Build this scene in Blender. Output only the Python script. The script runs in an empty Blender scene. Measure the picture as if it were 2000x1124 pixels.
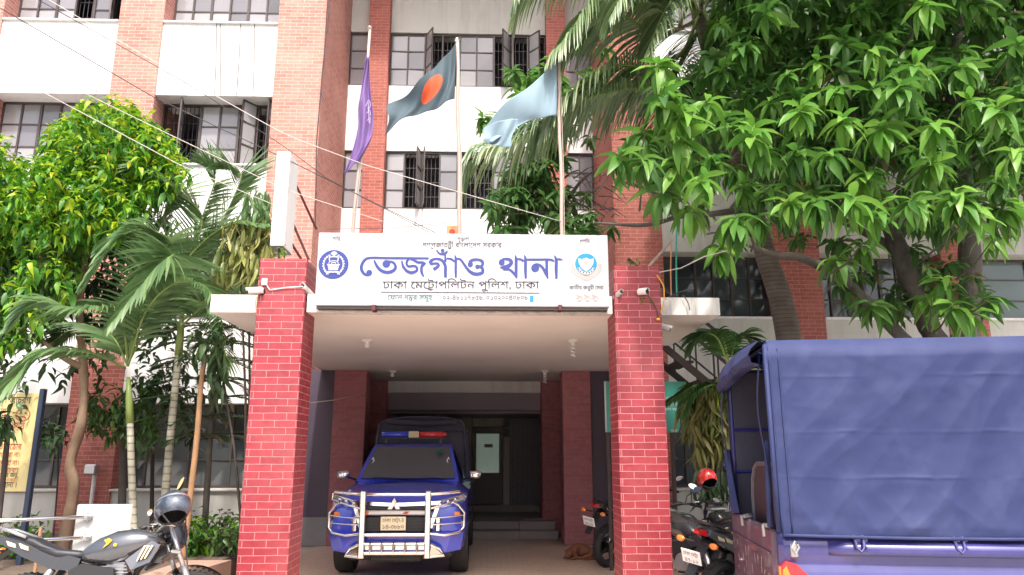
import bpy, bmesh, math, random
import numpy as np
from mathutils import Vector, Matrix, Euler, geometry
random.seed(7); rng = np.random.default_rng(7)
sc = bpy.context.scene
COL = sc.collection
R = math.radians
# ------------------------------------------------------------------ camera
F, PITCH, YAW, EYE = 1450.0, R(12.8), R(1.8), 1.56      # focal length in px of a 2000 px wide frame
cam = bpy.data.cameras.new('camera'); camo = bpy.data.objects.new('camera', cam); COL.objects.link(camo)
cam.sensor_width = 36.0; cam.sensor_fit = 'HORIZONTAL'; cam.lens = F/2000*36
cam.clip_start = 0.05; cam.clip_end = 500
camo.location = (0, 0, EYE); camo.rotation_euler = (R(90)+PITCH, 0, -YAW)
sc.camera = camo
# ------------------------------------------------------------------ sky, sun, exposure
SUN_EL, SUN_AZ = R(57), R(6)          # sun behind the camera, to its right
world = bpy.data.worlds.new('World'); sc.world = world; world.use_nodes = True
wn = world.node_tree; bg = wn.nodes['Background']
sky = wn.nodes.new('ShaderNodeTexSky'); sky.sky_type = 'NISHITA'; sky.sun_disc = False
sky.sun_elevation = SUN_EL; sky.sun_rotation = math.pi-SUN_AZ; sky.dust_density = 8.0; sky.air_density = 1.0; sky.ozone_density = 2.5
wn.links.new(sky.outputs[0], bg.inputs[0]); bg.inputs[1].default_value = 0.15
sl = bpy.data.lights.new('sun', 'SUN'); sl.energy = 2.0; sl.angle = R(2.5); sl.color = (1, .95, .87)
so = bpy.data.objects.new('sun', sl); COL.objects.link(so)
sd = Vector((math.sin(SUN_AZ)*math.cos(SUN_EL), -math.cos(SUN_AZ)*math.cos(SUN_EL), math.sin(SUN_EL)))
so.rotation_euler = sd.to_track_quat('Z', 'Y').to_euler(); so.location = (8, -12, 20)
sc.view_settings.view_transform = 'Standard'; sc.view_settings.look = 'None'
sc.view_settings.exposure = 1.18; sc.view_settings.gamma = 1
sc.render.engine = 'CYCLES'
sc.cycles.max_bounces = 10; sc.cycles.diffuse_bounces = 8; sc.cycles.glossy_bounces = 4
sc.cycles.caustics_reflective = False; sc.cycles.caustics_refractive = False

# ------------------------------------------------------------------ surveying helper: photo pixel + known depth -> point
def W(px, py, Y=None, Z=None):
    a = (px-1000)/F; b = (562-py)/F
    y = math.cos(PITCH)-b*math.sin(PITCH); z = math.sin(PITCH)+b*math.cos(PITCH)
    d = Vector((a*math.cos(YAW)+y*math.sin(YAW), -a*math.sin(YAW)+y*math.cos(YAW), z))
    t = Y/d.y if Y is not None else (Z-EYE)/d.z
    return Vector((0, 0, EYE))+d*t

# ------------------------------------------------------------------ materials
def mat(name, col, rough=.6, metal=0, var=.12, vscale=3, bump=0, bscale=40, spec=.5, coat=0, dirt=None, dscale=1.2, damt=.5, trans=0, alpha=1, streak=False):
    m = bpy.data.materials.new(name); m.use_nodes = True; nt = m.node_tree; N = nt.nodes; L = nt.links
    b = N['Principled BSDF']
    b.inputs['Roughness'].default_value = rough; b.inputs['Metallic'].default_value = metal
    b.inputs['Specular IOR Level'].default_value = spec; b.inputs['Coat Weight'].default_value = coat; b.inputs['Coat Roughness'].default_value = .05
    b.inputs['Transmission Weight'].default_value = trans; b.inputs['Alpha'].default_value = alpha
    tc = N.new('ShaderNodeTexCoord')
    c = (*col, 1)
    if var or dirt:
        n = N.new('ShaderNodeTexNoise'); n.inputs['Scale'].default_value = vscale; n.inputs['Detail'].default_value = 6
        L.new(tc.outputs['Object'], n.inputs['Vector'])
        mx = N.new('ShaderNodeMixRGB'); mx.inputs[1].default_value = (*[v*(1-var) for v in col], 1); mx.inputs[2].default_value = (*[min(1, v*(1+var)) for v in col], 1)
        L.new(n.outputs['Fac'], mx.inputs[0]); out = mx.outputs[0]
        if dirt:
            n2 = N.new('ShaderNodeTexNoise'); n2.inputs['Scale'].default_value = dscale; n2.inputs['Detail'].default_value = 9; n2.inputs['Roughness'].default_value = .65
            if streak:
                mp = N.new('ShaderNodeMapping'); mp.inputs['Scale'].default_value = (4, 4, .35)
                L.new(tc.outputs['Object'], mp.inputs[0]); L.new(mp.outputs[0], n2.inputs['Vector'])
            else: L.new(tc.outputs['Object'], n2.inputs['Vector'])
            rp = N.new('ShaderNodeValToRGB'); rp.color_ramp.elements[0].position = .48; rp.color_ramp.elements[1].position = .75
            rp.color_ramp.elements[0].color = (0, 0, 0, 1); rp.color_ramp.elements[1].color = (damt, damt, damt, 1)
            L.new(n2.outputs['Fac'], rp.inputs[0])
            m2 = N.new('ShaderNodeMixRGB'); m2.inputs[2].default_value = (*dirt, 1)
            L.new(rp.outputs[0], m2.inputs[0]); L.new(out, m2.inputs[1]); out = m2.outputs[0]
        L.new(out, b.inputs['Base Color'])
    else: b.inputs['Base Color'].default_value = c
    if bump:
        n3 = N.new('ShaderNodeTexNoise'); n3.inputs['Scale'].default_value = bscale; n3.inputs['Detail'].default_value = 5
        L.new(tc.outputs['Object'], n3.inputs['Vector'])
        bp = N.new('ShaderNodeBump'); bp.inputs['Strength'].default_value = bump; bp.inputs['Distance'].default_value = .01
        L.new(n3.outputs['Fac'], bp.inputs['Height']); L.new(bp.outputs[0], b.inputs['Normal'])
    return m

def brick(name, c1, c2, cm, bw=.244, rh=.075, mortar=.006, rough=.75, bump=.5, stain=None, samt=.5, spec=.3, chips=.4):
    m = bpy.data.materials.new(name); m.use_nodes = True; nt = m.node_tree; N = nt.nodes; L = nt.links
    b = N['Principled BSDF']; b.inputs['Roughness'].default_value = rough; b.inputs['Specular IOR Level'].default_value = spec
    uv = N.new('ShaderNodeUVMap'); uv.uv_map = 'UVMap'
    tc = N.new('ShaderNodeTexCoord')
    wob = N.new('ShaderNodeTexNoise'); wob.inputs['Scale'].default_value = 9; wob.inputs['Detail'].default_value = 3; L.new(tc.outputs['Object'], wob.inputs['Vector'])
    sub = N.new('ShaderNodeVectorMath'); sub.operation = 'SUBTRACT'; sub.inputs[1].default_value = (.5, .5, .5); L.new(wob.outputs['Color'], sub.inputs[0])
    scl = N.new('ShaderNodeVectorMath'); scl.operation = 'SCALE'; scl.inputs['Scale'].default_value = .009; L.new(sub.outputs[0], scl.inputs[0])
    add = N.new('ShaderNodeVectorMath'); add.operation = 'ADD'; L.new(uv.outputs[0], add.inputs[0]); L.new(scl.outputs[0], add.inputs[1])
    br = N.new('ShaderNodeTexBrick'); br.inputs['Scale'].default_value = 1; br.inputs['Brick Width'].default_value = bw; br.inputs['Row Height'].default_value = rh
    br.inputs['Mortar Size'].default_value = mortar; br.inputs['Mortar Smooth'].default_value = .3; br.inputs['Bias'].default_value = 0
    br.inputs['Color1'].default_value = (*c1, 1); br.inputs['Color2'].default_value = (*c2, 1); br.inputs['Mortar'].default_value = (*cm, 1)
    L.new(add.outputs[0], br.inputs['Vector'])
    n = N.new('ShaderNodeTexNoise'); n.inputs['Scale'].default_value = 14; n.inputs['Detail'].default_value = 8; L.new(tc.outputs['Object'], n.inputs['Vector'])
    hs = N.new('ShaderNodeHueSaturation'); mr = N.new('ShaderNodeMapRange'); mr.inputs[3].default_value = .7; mr.inputs[4].default_value = 1.3
    L.new(n.outputs['Fac'], mr.inputs[0]); L.new(mr.outputs[0], hs.inputs['Value']); L.new(br.outputs['Color'], hs.inputs['Color'])
    out = hs.outputs[0]
    if stain:
        n2 = N.new('ShaderNodeTexNoise'); n2.inputs['Scale'].default_value = 1.1; n2.inputs['Detail'].default_value = 9; n2.inputs['Roughness'].default_value = .7
        L.new(tc.outputs['Object'], n2.inputs['Vector'])
        rp = N.new('ShaderNodeValToRGB'); rp.color_ramp.elements[0].position = .45; rp.color_ramp.elements[1].position = .8
        rp.color_ramp.elements[0].color = (0, 0, 0, 1); rp.color_ramp.elements[1].color = (samt, samt, samt, 1)
        L.new(n2.outputs['Fac'], rp.inputs[0])
        m2 = N.new('ShaderNodeMixRGB'); m2.inputs[2].default_value = (*stain, 1); L.new(rp.outputs[0], m2.inputs[0]); L.new(out, m2.inputs[1]); out = m2.outputs[0]
    n4 = N.new('ShaderNodeTexNoise'); n4.inputs['Scale'].default_value = 22; n4.inputs['Detail'].default_value = 6; n4.inputs['Roughness'].default_value = .75; L.new(tc.outputs['Object'], n4.inputs['Vector'])
    r4 = N.new('ShaderNodeValToRGB'); r4.color_ramp.elements[0].position = .63; r4.color_ramp.elements[1].position = .72; r4.color_ramp.elements[0].color = (0, 0, 0, 1); r4.color_ramp.elements[1].color = (chips, chips, chips, 1)
    L.new(n4.outputs['Fac'], r4.inputs[0]); m4 = N.new('ShaderNodeMixRGB'); m4.inputs[2].default_value = (*[min(.8, v*1.9+.05) for v in c1], 1); L.new(r4.outputs[0], m4.inputs[0]); L.new(out, m4.inputs[1]); out = m4.outputs[0]
    L.new(out, b.inputs['Base Color'])
    bp = N.new('ShaderNodeBump'); bp.inputs['Strength'].default_value = bump; bp.inputs['Distance'].default_value = .008; bp.invert = True
    mth = N.new('ShaderNodeMath'); mth.operation = 'MULTIPLY_ADD'; mth.inputs[1].default_value = .35; L.new(n.outputs['Fac'], mth.inputs[0]); L.new(br.outputs['Fac'], mth.inputs[2])
    L.new(mth.outputs[0], bp.inputs['Height']); L.new(bp.outputs[0], b.inputs['Normal'])
    return m

def leafmat(name, cols, rough=.42, trans=.25, spec=.5):
    """every leaf takes its own shade from the ramp; thin leaves let some light through"""
    m = bpy.data.materials.new(name); m.use_nodes = True; nt = m.node_tree; N = nt.nodes; L = nt.links
    b = N['Principled BSDF']; b.inputs['Roughness'].default_value = rough; b.inputs['Specular IOR Level'].default_value = spec
    g = N.new('ShaderNodeNewGeometry'); rp = N.new('ShaderNodeValToRGB')
    e = rp.color_ramp.elements
    for i, c in enumerate(cols):
        p = i/(len(cols)-1)
        if i == 0: e[0].position = 0; e[0].color = (*c, 1)
        elif i == len(cols)-1: e[-1].position = 1; e[-1].color = (*c, 1)
        else: x = e.new(p); x.color = (*c, 1)
    L.new(g.outputs['Random Per Island'], rp.inputs[0]); L.new(rp.outputs[0], b.inputs['Base Color'])
    t = N.new('ShaderNodeBsdfTranslucent'); L.new(rp.outputs[0], t.inputs[0])
    mx = N.new('ShaderNodeMixShader'); mx.inputs[0].default_value = trans
    L.new(b.outputs[0], mx.inputs[1]); L.new(t.outputs[0], mx.inputs[2]); L.new(mx.outputs[0], N['Material Output'].inputs[0])
    return m

M = {}
M['brick_red'] = brick('painted_red_brick', (.30, .030, .045), (.235, .024, .036), (.48, .20, .20), mortar=.0044, rough=.5, spec=.5, bump=.6, stain=(.36, .12, .12), samt=.55)
M['brick_in'] = brick('porch_dark_brick', (.40, .145, .16), (.33, .115, .13), (.32, .17, .18), rough=.6, bump=.5)
M['brick_pink'] = brick('weathered_pink_brick', (.48, .215, .18), (.39, .15, .12), (.60, .40, .34), mortar=.006, stain=(.62, .36, .29), samt=.7)
M['brick_orange'] = brick('orange_brick', (.36, .115, .095), (.28, .085, .07), (.48, .24, .19), mortar=.005, stain=(.46, .17, .12), samt=.4)
M['white'] = mat('white_wall_paint', (.72, .71, .71), .7, var=.05, dirt=(.36, .34, .31), dscale=1.6, damt=.4, streak=True, bump=.15, bscale=60)
M['cream'] = mat('cream_and_shaded_wall', (.50, .49, .45), .75, var=.08, dirt=(.28, .26, .23), dscale=1.3, damt=.5, streak=True, bump=.2, bscale=50)  # cream paint, and white wall with shade put into its colour
M['soffit'] = mat('porch_ceiling', (.80, .76, .73), .8, var=.05, vscale=1, dirt=(.62, .55, .51), dscale=.7, damt=.4)
M['concrete_dirty'] = mat('stained_concrete', (.62, .605, .585), .8, var=.1, dirt=(.12, .11, .10), dscale=2.6, damt=.55, bump=.3, streak=True)
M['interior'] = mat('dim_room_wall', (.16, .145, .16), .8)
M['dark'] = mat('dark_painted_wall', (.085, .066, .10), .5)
M['frame'] = mat('brown_steel_frame', (.060, .045, .042), .45, var=.3, vscale=20)
M['grille'] = mat('dark_grille_steel', (.05, .045, .05), .5, metal=.3)
M['glass'] = leafmat('frosted_window_glass', [(.06, .06, .07), (.16, .155, .17), (.24, .23, .25), (.30, .29, .31), (.20, .20, .21), (.36, .35, .36)], .10, 0, .8)
M['glass_dk'] = leafmat('dark_window_glass', [(.02, .025, .03), (.045, .055, .06), (.07, .08, .085), (.03, .035, .045), (.10, .11, .115)], .06, 0, .8)
M['glass_gr'] = mat('greenish_window_glass', (.10, .14, .135), .06, var=.3, vscale=1.2, spec=.8)
M['glass_car'] = mat('dark_car_glass', (.075, .082, .095), .04, var=0, spec=.8)
M['steel'] = mat('polished_steel', (.75, .73, .71), .14, metal=1, var=.08, vscale=6)
M['chrome'] = mat('chrome', (.85, .84, .84), .07, metal=1, var=0)
M['alu'] = mat('brushed_alloy', (.52, .52, .53), .35, metal=.9, var=.1, vscale=15)
M['black'] = mat('black_plastic', (.014, .014, .016), .5, var=.2, vscale=10)
M['rubber'] = mat('tyre_rubber', (.028, .027, .027), .8, var=.3, vscale=12, bump=.3)
M['signwhite'] = mat('white_sign_face', (.46, .46, .485), .35, var=.015, dirt=(.42, .41, .42), dscale=1.0, damt=.3)
M['boxwhite'] = mat('white_lightbox', (.82, .81, .80), .5, var=.03)
M['blue_ink'] = mat('blue_sign_ink', (.028, .045, .22), .4, var=.05)
M['ink'] = mat('dark_sign_ink', (.02, .018, .03), .4, var=.05)
M['grey_ink'] = mat('grey_sign_ink', (.09, .09, .11), .4, var=0)
M['teal_ink'] = mat('teal_sign_ink', (.008, .11, .11), .4, var=0)
M['cyan_ink'] = mat('cyan_sign_ink', (.01, .22, .42), .4, var=0)
M['pink_ink'] = mat('faded_pink_ink', (.46, .33, .32), .5, var=.1, vscale=8)
M['red_ink'] = mat('red_sign_ink', (.42, .035, .03), .5, var=.1)
M['orange_ink'] = mat('orange_sign_ink', (.60, .15, .03), .5, var=.1)
M['cream_ink'] = mat('cream_decal', (.68, .60, .42), .45, var=.1)
M['yellow_ink'] = mat('yellow_decal', (.75, .45, .03), .45, var=.1)
M['yellow_board'] = mat('yellow_board_paint', (.66, .55, .25), .5, var=.08, dirt=(.5, .42, .2), damt=.3)
M['navy'] = mat('navy_post_paint', (.03, .045, .085), .45, var=.2)
M['carblue'] = mat('blue_car_paint', (.03, .055, .52), .28, var=.06, coat=1, spec=.6)
M['truckblue'] = mat('indigo_truck_paint', (.030, .028, .17), .3, var=.1, coat=.8, spec=.6, dirt=(.08, .07, .2), dscale=3, damt=.4)
M['maroon'] = mat('worn_tailgate_maroon_reflection', (.085, .045, .075), .45, var=.3, vscale=6, dirt=(.3, .22, .27), dscale=5, damt=.5, coat=.3)  # worn paint; the maroon is a reflection put into the base colour
M['canvas'] = mat('blue_canvas', (.024, .034, .108), .62, var=.14, vscale=2.5, bump=.25, bscale=500, spec=.3, dirt=(.05, .062, .145), dscale=2.6, damt=.7)
_nt = M['canvas'].node_tree; _N = _nt.nodes; _L = _nt.links; _tc = _N.new('ShaderNodeTexCoord'); _mp = _N.new('ShaderNodeMapping'); _mp.inputs['Rotation'].default_value = (0, R(48), 0); _mp.inputs['Scale'].default_value = (.9, 1, 3.2)
_rn = _N.new('ShaderNodeTexNoise'); _rn.noise_type = 'RIDGED_MULTIFRACTAL'; _rn.inputs['Scale'].default_value = 1.5; _rn.inputs['Detail'].default_value = 3.5; _rn.inputs['Roughness'].default_value = .45
_b2 = _N.new('ShaderNodeBump'); _b2.inputs['Strength'].default_value = .55; _b2.inputs['Distance'].default_value = .022
_L.new(_tc.outputs['Object'], _mp.inputs[0]); _L.new(_mp.outputs[0], _rn.inputs['Vector']); _L.new(_rn.outputs[0], _b2.inputs['Height'])
_old = [n for n in _N if n.bl_idname == 'ShaderNodeBump' and n != _b2][0]; _L.new(_b2.outputs[0], _old.inputs['Normal'])
M['canvas_dk'] = mat('navy_canopy_canvas', (.05, .05, .08), .6, var=.2, bump=.2)
M['leather'] = mat('black_padded_vinyl', (.02, .02, .026), .5, var=.1)
M['lamp_orange'] = mat('amber_lens', (.75, .20, .02), .2, var=.1, coat=1)
M['lamp_red'] = mat('red_lens', (.50, .012, .02), .2, var=.05, coat=1)
M['lamp_blue'] = mat('blue_lens', (.02, .05, .55), .2, var=.05, coat=1)
M['lamp_clear'] = mat('clear_lens', (.62, .62, .62), .12, metal=.6, var=.5, vscale=30)
M['helmet_red'] = mat('red_helmet_shell', (.58, .035, .03), .25, var=.05, coat=1)
M['helmet_dark'] = mat('blue_grey_helmet_shell', (.035, .042, .06), .3, var=.9, vscale=16, coat=.3, dirt=(.22, .26, .32), dscale=9, damt=.7)
M['tank_grey'] = mat('metallic_grey_tank', (.12, .125, .14), .25, metal=.6, var=.06, coat=1)
M['tank_black'] = mat('glossy_black_fairing', (.032, .032, .037), .25, var=.05, coat=1)
M['purple'] = mat('purple_flag_cloth', (.18, .105, .29), .8, var=.08, bump=.1, bscale=300)
M['flag_dark'] = mat('dark_green_flag_cloth', (.055, .085, .105), .8, var=.08, bump=.1, bscale=300)
M['flag_red'] = mat('red_flag_disc', (.56, .085, .03), .8, var=.06)
M['flag_sky'] = mat('pale_blue_flag_cloth', (.21, .30, .36), .8, var=.06, bump=.1, bscale=300)
M['pole_steel'] = mat('weathered_pole', (.42, .33, .29), .5, var=.2, vscale=5)
M['pole_bamboo'] = mat('pinkish_bamboo', (.50, .36, .31), .6, var=.25, vscale=6)
M['bark_brown'] = mat('tan_bark', (.28, .19, .13), .9, var=.35, vscale=9, bump=.6, bscale=30)
M['bark_dark'] = mat('dark_grey_bark', (.085, .072, .062), .9, var=.45, vscale=8, bump=.9, bscale=28, dirt=(.16, .14, .12), dscale=3)
M['bark_orange'] = mat('orange_brown_bark', (.33, .19, .10), .9, var=.3, vscale=7, bump=.5)
M['wood_twig'] = mat('dark_twig', (.06, .045, .04), .9, var=.3)
M['soil'] = mat('planter_soil', (.11, .08, .06), .95, var=.4, vscale=9, bump=1, bscale=25)
M['kerb'] = mat('brown_kerb', (.33, .22, .17), .75, var=.15, dirt=(.2, .13, .1), damt=.5, bump=.3)
M['tile'] = brick('porch_brown_tiles', (.62, .475, .365), (.55, .41, .315), (.43, .32, .25), bw=.20, rh=.10, mortar=.006, rough=.4, bump=.2, stain=(.58, .47, .39), samt=.4, spec=.5)
M['ground'] = mat('yard_concrete', (.46, .43, .39), .85, var=.15, dirt=(.32, .29, .26), damt=.5, bump=.4)
M['step'] = mat('grey_step_stone', (.27, .25, .24), .6, var=.15, dirt=(.16, .14, .13), damt=.4)
M['plinth'] = mat('grey_plinth', (.26, .26, .28), .7, var=.1, dirt=(.16, .15, .15), damt=.5)
M['wire'] = mat('dark_cable', (.05, .042, .05), .6, var=0)
M['wire_pale'] = mat('pale_cable', (.55, .50, .47), .6, var=0)
M['wire_yellow'] = mat('yellow_cable', (.7, .35, .03), .5, var=0)
M['wire_green'] = mat('green_hose', (.03, .32, .23), .5, var=0)
M['rust'] = mat('dark_red_steel', (.085, .018, .022), .6, var=.3)
M['stair_steel'] = mat('dark_stair_steel', (.045, .033, .034), .6, var=.3)
M['green_board'] = mat('green_board_paint', (.06, .33, .27), .45, var=.08)
M['skin_dog'] = mat('brown_dog_fur', (.22, .085, .045), .9, var=.3, vscale=10, bump=.5, bscale=120)
M['lamp_white'] = mat('white_plastic', (.72, .72, .70), .4, var=.03)
M['panel_white'] = mat('white_barrier_paint', (.50, .50, .49), .5, var=.05, dirt=(.33, .32, .30), dscale=2, damt=.4)
M['vestibule'] = mat('vestibule_paint', (.30, .26, .31), .7, var=.1)
M['gate_steel'] = mat('grey_gate_steel', (.17, .16, .19), .5, var=.2)
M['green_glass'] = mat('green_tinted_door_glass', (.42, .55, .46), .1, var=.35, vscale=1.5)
M['curtain'] = mat('orange_sign_card', (.6, .27, .12), .8, var=.3, vscale=8)
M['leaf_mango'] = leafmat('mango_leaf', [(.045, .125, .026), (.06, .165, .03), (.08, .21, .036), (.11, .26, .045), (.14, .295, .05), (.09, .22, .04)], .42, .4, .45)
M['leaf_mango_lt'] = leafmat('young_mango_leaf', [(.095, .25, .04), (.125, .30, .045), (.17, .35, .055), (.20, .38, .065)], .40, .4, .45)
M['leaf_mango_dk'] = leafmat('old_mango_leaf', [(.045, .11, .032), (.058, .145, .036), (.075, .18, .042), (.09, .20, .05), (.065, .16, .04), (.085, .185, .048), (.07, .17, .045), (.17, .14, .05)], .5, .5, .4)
M['leaf_yellow'] = leafmat('yellow_tip_leaf', [(.13, .33, .02), (.25, .44, .02), (.38, .50, .022), (.46, .50, .03)], .45, .45)
M['leaf_yg'] = leafmat('lime_leaf', [(.04, .15, .018), (.07, .24, .022), (.12, .33, .02), (.24, .42, .02)], .45, .42)
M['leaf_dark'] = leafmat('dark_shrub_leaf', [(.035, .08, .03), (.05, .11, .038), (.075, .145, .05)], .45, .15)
M['leaf_mid'] = leafmat('shrub_leaf', [(.03, .09, .02), (.06, .14, .03), (.11, .19, .035)], .45, .2)
M['leaf_palm'] = leafmat('palm_leaflet', [(.075, .15, .055), (.10, .19, .07), (.14, .24, .09), (.20, .31, .13)], .42, .35, .4)
M['leaf_palm_dk'] = leafmat('shaded_palm_leaflet', [(.025, .075, .022), (.04, .105, .026), (.065, .14, .035)], .45, .2, .35)
M['leaf_coco'] = leafmat('coconut_leaflet', [(.07, .14, .055), (.12, .20, .08), (.19, .27, .125), (.28, .34, .16)], .4, .25, .6)
M['leaf_straw'] = leafmat('striped_yellow_leaf', [(.06, .10, .02), (.19, .21, .05), (.30, .30, .09), (.10, .14, .03)], .45, .2)
M['leaf_olive'] = leafmat('olive_hanging_leaf', [(.08, .10, .025), (.14, .16, .04), (.24, .20, .07), (.10, .13, .03)], .5, .2)
M['petiole'] = mat('green_palm_stalk', (.22, .30, .08), .45, var=.2, vscale=8)
_b = M['green_glass'].node_tree.nodes['Principled BSDF']; _b.inputs['Emission Color'].default_value = (.5, .68, .56, 1); _b.inputs['Emission Strength'].default_value = .07   # faint glow added to the frosted glass, standing in for room light
M['palm_ring'] = None

def ringbark(name, c1, c2, per):
    m = bpy.data.materials.new(name); m.use_nodes = True; nt = m.node_tree; N = nt.nodes; L = nt.links; b = N['Principled BSDF']; b.inputs['Roughness'].default_value = .75
    tc = N.new('ShaderNodeTexCoord'); sx = N.new('ShaderNodeSeparateXYZ'); L.new(tc.outputs['Object'], sx.inputs[0])
    n = N.new('ShaderNodeTexNoise'); n.inputs['Scale'].default_value = 5; n.inputs['Detail'].default_value = 5; L.new(tc.outputs['Object'], n.inputs['Vector'])
    a = N.new('ShaderNodeMath'); a.operation = 'MULTIPLY_ADD'; a.inputs[1].default_value = .35; L.new(n.outputs['Fac'], a.inputs[0])
    s = N.new('ShaderNodeMath'); s.operation = 'DIVIDE'; s.inputs[1].default_value = per; L.new(sx.outputs['Z'], s.inputs[0]); L.new(s.outputs[0], a.inputs[2])
    fr = N.new('ShaderNodeMath'); fr.operation = 'FRACT'; L.new(a.outputs[0], fr.inputs[0])
    rp = N.new('ShaderNodeValToRGB'); e = rp.color_ramp.elements; e[0].position = 0; e[0].color = (*c2, 1); e[1].position = .28; e[1].color = (*c1, 1)
    L.new(fr.outputs[0], rp.inputs[0])
    mx = N.new('ShaderNodeMixRGB'); mx.blend_type = 'MULTIPLY'; mx.inputs[0].default_value = .7; L.new(rp.outputs[0], mx.inputs[1])
    r2 = N.new('ShaderNodeValToRGB'); r2.color_ramp.elements[0].color = (.45, .45, .4, 1); r2.color_ramp.elements[0].position = .3; r2.color_ramp.elements[1].position = .65; L.new(n.outputs['Fac'], r2.inputs[0]); L.new(r2.outputs[0], mx.inputs[2])
    L.new(mx.outputs[0], b.inputs['Base Color'])
    bp = N.new('ShaderNodeBump'); bp.inputs['Strength'].default_value = .5; bp.inputs['Distance'].default_value = .02; L.new(fr.outputs[0], bp.inputs['Height']); L.new(bp.outputs[0], b.inputs['Normal'])
    return m
M['palm_ring'] = ringbark('ringed_palm_trunk', (.46, .45, .36), (.13, .12, .09), .095)
M['coco_ring'] = ringbark('coconut_trunk', (.17, .135, .11), (.06, .05, .045), .06)

# ------------------------------------------------------------------ mesh building
OFF = {}
class MB:
    def __init__(s): s.v = []; s.f = []; s.m = []; s.uv = {}
    def add(s, vs, fs, mi=0, M4=None):
        o = len(s.v)
        if M4 is not None: vs = [M4 @ Vector(v) for v in vs]
        s.v += [tuple(v) for v in vs]
        for f in fs: s.f.append(tuple(i+o for i in f)); s.m.append(mi)
        return s
    def box(s, x0, x1, y0, y1, z0, z1, mi=0, M4=None):
        return s.add([(x0,y0,z0),(x1,y0,z0),(x1,y1,z0),(x0,y1,z0),(x0,y0,z1),(x1,y0,z1),(x1,y1,z1),(x0,y1,z1)],
            [(0,3,2,1),(4,5,6,7),(0,1,5,4),(1,2,6,5),(2,3,7,6),(3,0,4,7)], mi, M4)
    def bbox(s, x0, x1, y0, y1, z0, z1, r=.01, mi=0, M4=None):
        """box with chamfered edges"""
        c = [((x0+x1)/2), ((y0+y1)/2), ((z0+z1)/2)]; h = [abs(x1-x0)/2, abs(y1-y0)/2, abs(z1-z0)/2]; r = min(r, min(h)*.9)
        rings = []
        def rect(hx, hy, z, k):
            return [(c[0]+sx*(hx-(k if q else 0)), c[1]+sy*(hy-(0 if q else k)), z) for sx, sy, q in ((-1,-1,0),(-1,-1,1),(1,-1,1),(1,-1,0),(1,1,0),(1,1,1),(-1,1,1),(-1,1,0))]
        rings = [rect(h[0]-r, h[1]-r, c[2]-h[2], r*.5), rect(h[0], h[1], c[2]-h[2]+r, r), rect(h[0], h[1], c[2]+h[2]-r, r), rect(h[0]-r, h[1]-r, c[2]+h[2], r*.5)]
        return s.loft(rings, mi, M4=M4)
    def loft(s, rings, mi=0, closed=True, cap=True, M4=None):
        n = len(rings[0]); vs = [p for r in rings for p in r]; fs = []
        for i in range(len(rings)-1):
            for j in range(n if closed else n-1):
                k = (j+1) % n
                fs.append((i*n+j, i*n+k, (i+1)*n+k, (i+1)*n+j))
        if cap and closed: fs.append(tuple(range(n))[::-1]); fs.append(tuple((len(rings)-1)*n+j for j in range(n)))
        return s.add(vs, fs, mi, M4)
    def tube(s, pts, r, n=8, mi=0, cap=True, M4=None, flat=1.0):
        pts = [Vector(p) for p in pts]; rr = r if isinstance(r, (list, tuple)) else [r]*len(pts); rings = []
        t0 = (pts[1]-pts[0]).normalized(); up = Vector((0,0,1)) if abs(t0.z) < .9 else Vector((0,1,0)); u = t0.cross(up).normalized()
        for i, p in enumerate(pts):
            t = (pts[min(i+1, len(pts)-1)]-pts[max(i-1, 0)]).normalized()
            u = (u-t*u.dot(t)).normalized(); w = t.cross(u)
            rings.append([p+u*(rr[i]*math.cos(a))+w*(rr[i]*flat*math.sin(a)) for a in (2*math.pi*k/n for k in range(n))])
        return s.loft(rings, mi, cap=cap, M4=M4)
    def beam(s, p, q, w, h, mi=0, up=(0,0,1), M4=None):
        p = Vector(p); q = Vector(q); t = (q-p).normalized(); up = Vector(up)
        if abs(t.dot(up)) > .98: up = Vector((0,1,0))
        u = t.cross(up).normalized()*w/2; v = u.cross(t).normalized()*h/2
        return s.loft([[p-u-v,p+u-v,p+u+v,p-u+v],[q-u-v,q+u-v,q+u+v,q-u+v]], mi, M4=M4)
    def lathe(s, prof, c=(0,0,0), axis=(0,0,1), n=20, mi=0, M4=None, cap=True):
        ax = Vector(axis).normalized(); u = ax.orthogonal().normalized(); w = ax.cross(u); c = Vector(c)
        rings = [[c+ax*h+u*(r*math.cos(a))+w*(r*math.sin(a)) for a in (2*math.pi*k/n for k in range(n))] for r, h in prof]
        return s.loft(rings, mi, cap=cap, M4=M4)
    def ball(s, c, r, n=16, k=9, mi=0, M4=None):
        rx, ry, rz = r if isinstance(r, (list, tuple)) else (r, r, r); rings = []
        for i in range(k):
            a = -math.pi/2+math.pi*(i+.02)/(k-1+.04); rings.append([(c[0]+rx*math.cos(a)*math.cos(b), c[1]+ry*math.cos(a)*math.sin(b), c[2]+rz*math.sin(a)) for b in (2*math.pi*j/n for j in range(n))])
        return s.loft(rings, mi, M4=M4)
    def prism(s, poly, y0, y1, mi=0, plane='xz', M4=None):
        if plane == 'xz': a = [(p[0], y0, p[1]) for p in poly]; b = [(p[0], y1, p[1]) for p in poly]
        elif plane == 'xy': a = [(p[0], p[1], y0) for p in poly]; b = [(p[0], p[1], y1) for p in poly]
        else: a = [(y0, p[0], p[1]) for p in poly]; b = [(y1, p[0], p[1]) for p in poly]
        return s.loft([a, b], mi, M4=M4)
    def grid(s, fn, nu, nv, mi=0, M4=None, flip=False):
        vs = [fn(i/nu, j/nv) for i in range(nu+1) for j in range(nv+1)]; fs = []
        for i in range(nu):
            for j in range(nv):
                a = i*(nv+1)+j; q = (a, a+nv+1, a+nv+2, a+1); fs.append(q[::-1] if flip else q)
        return s.add(vs, fs, mi, M4)
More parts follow.
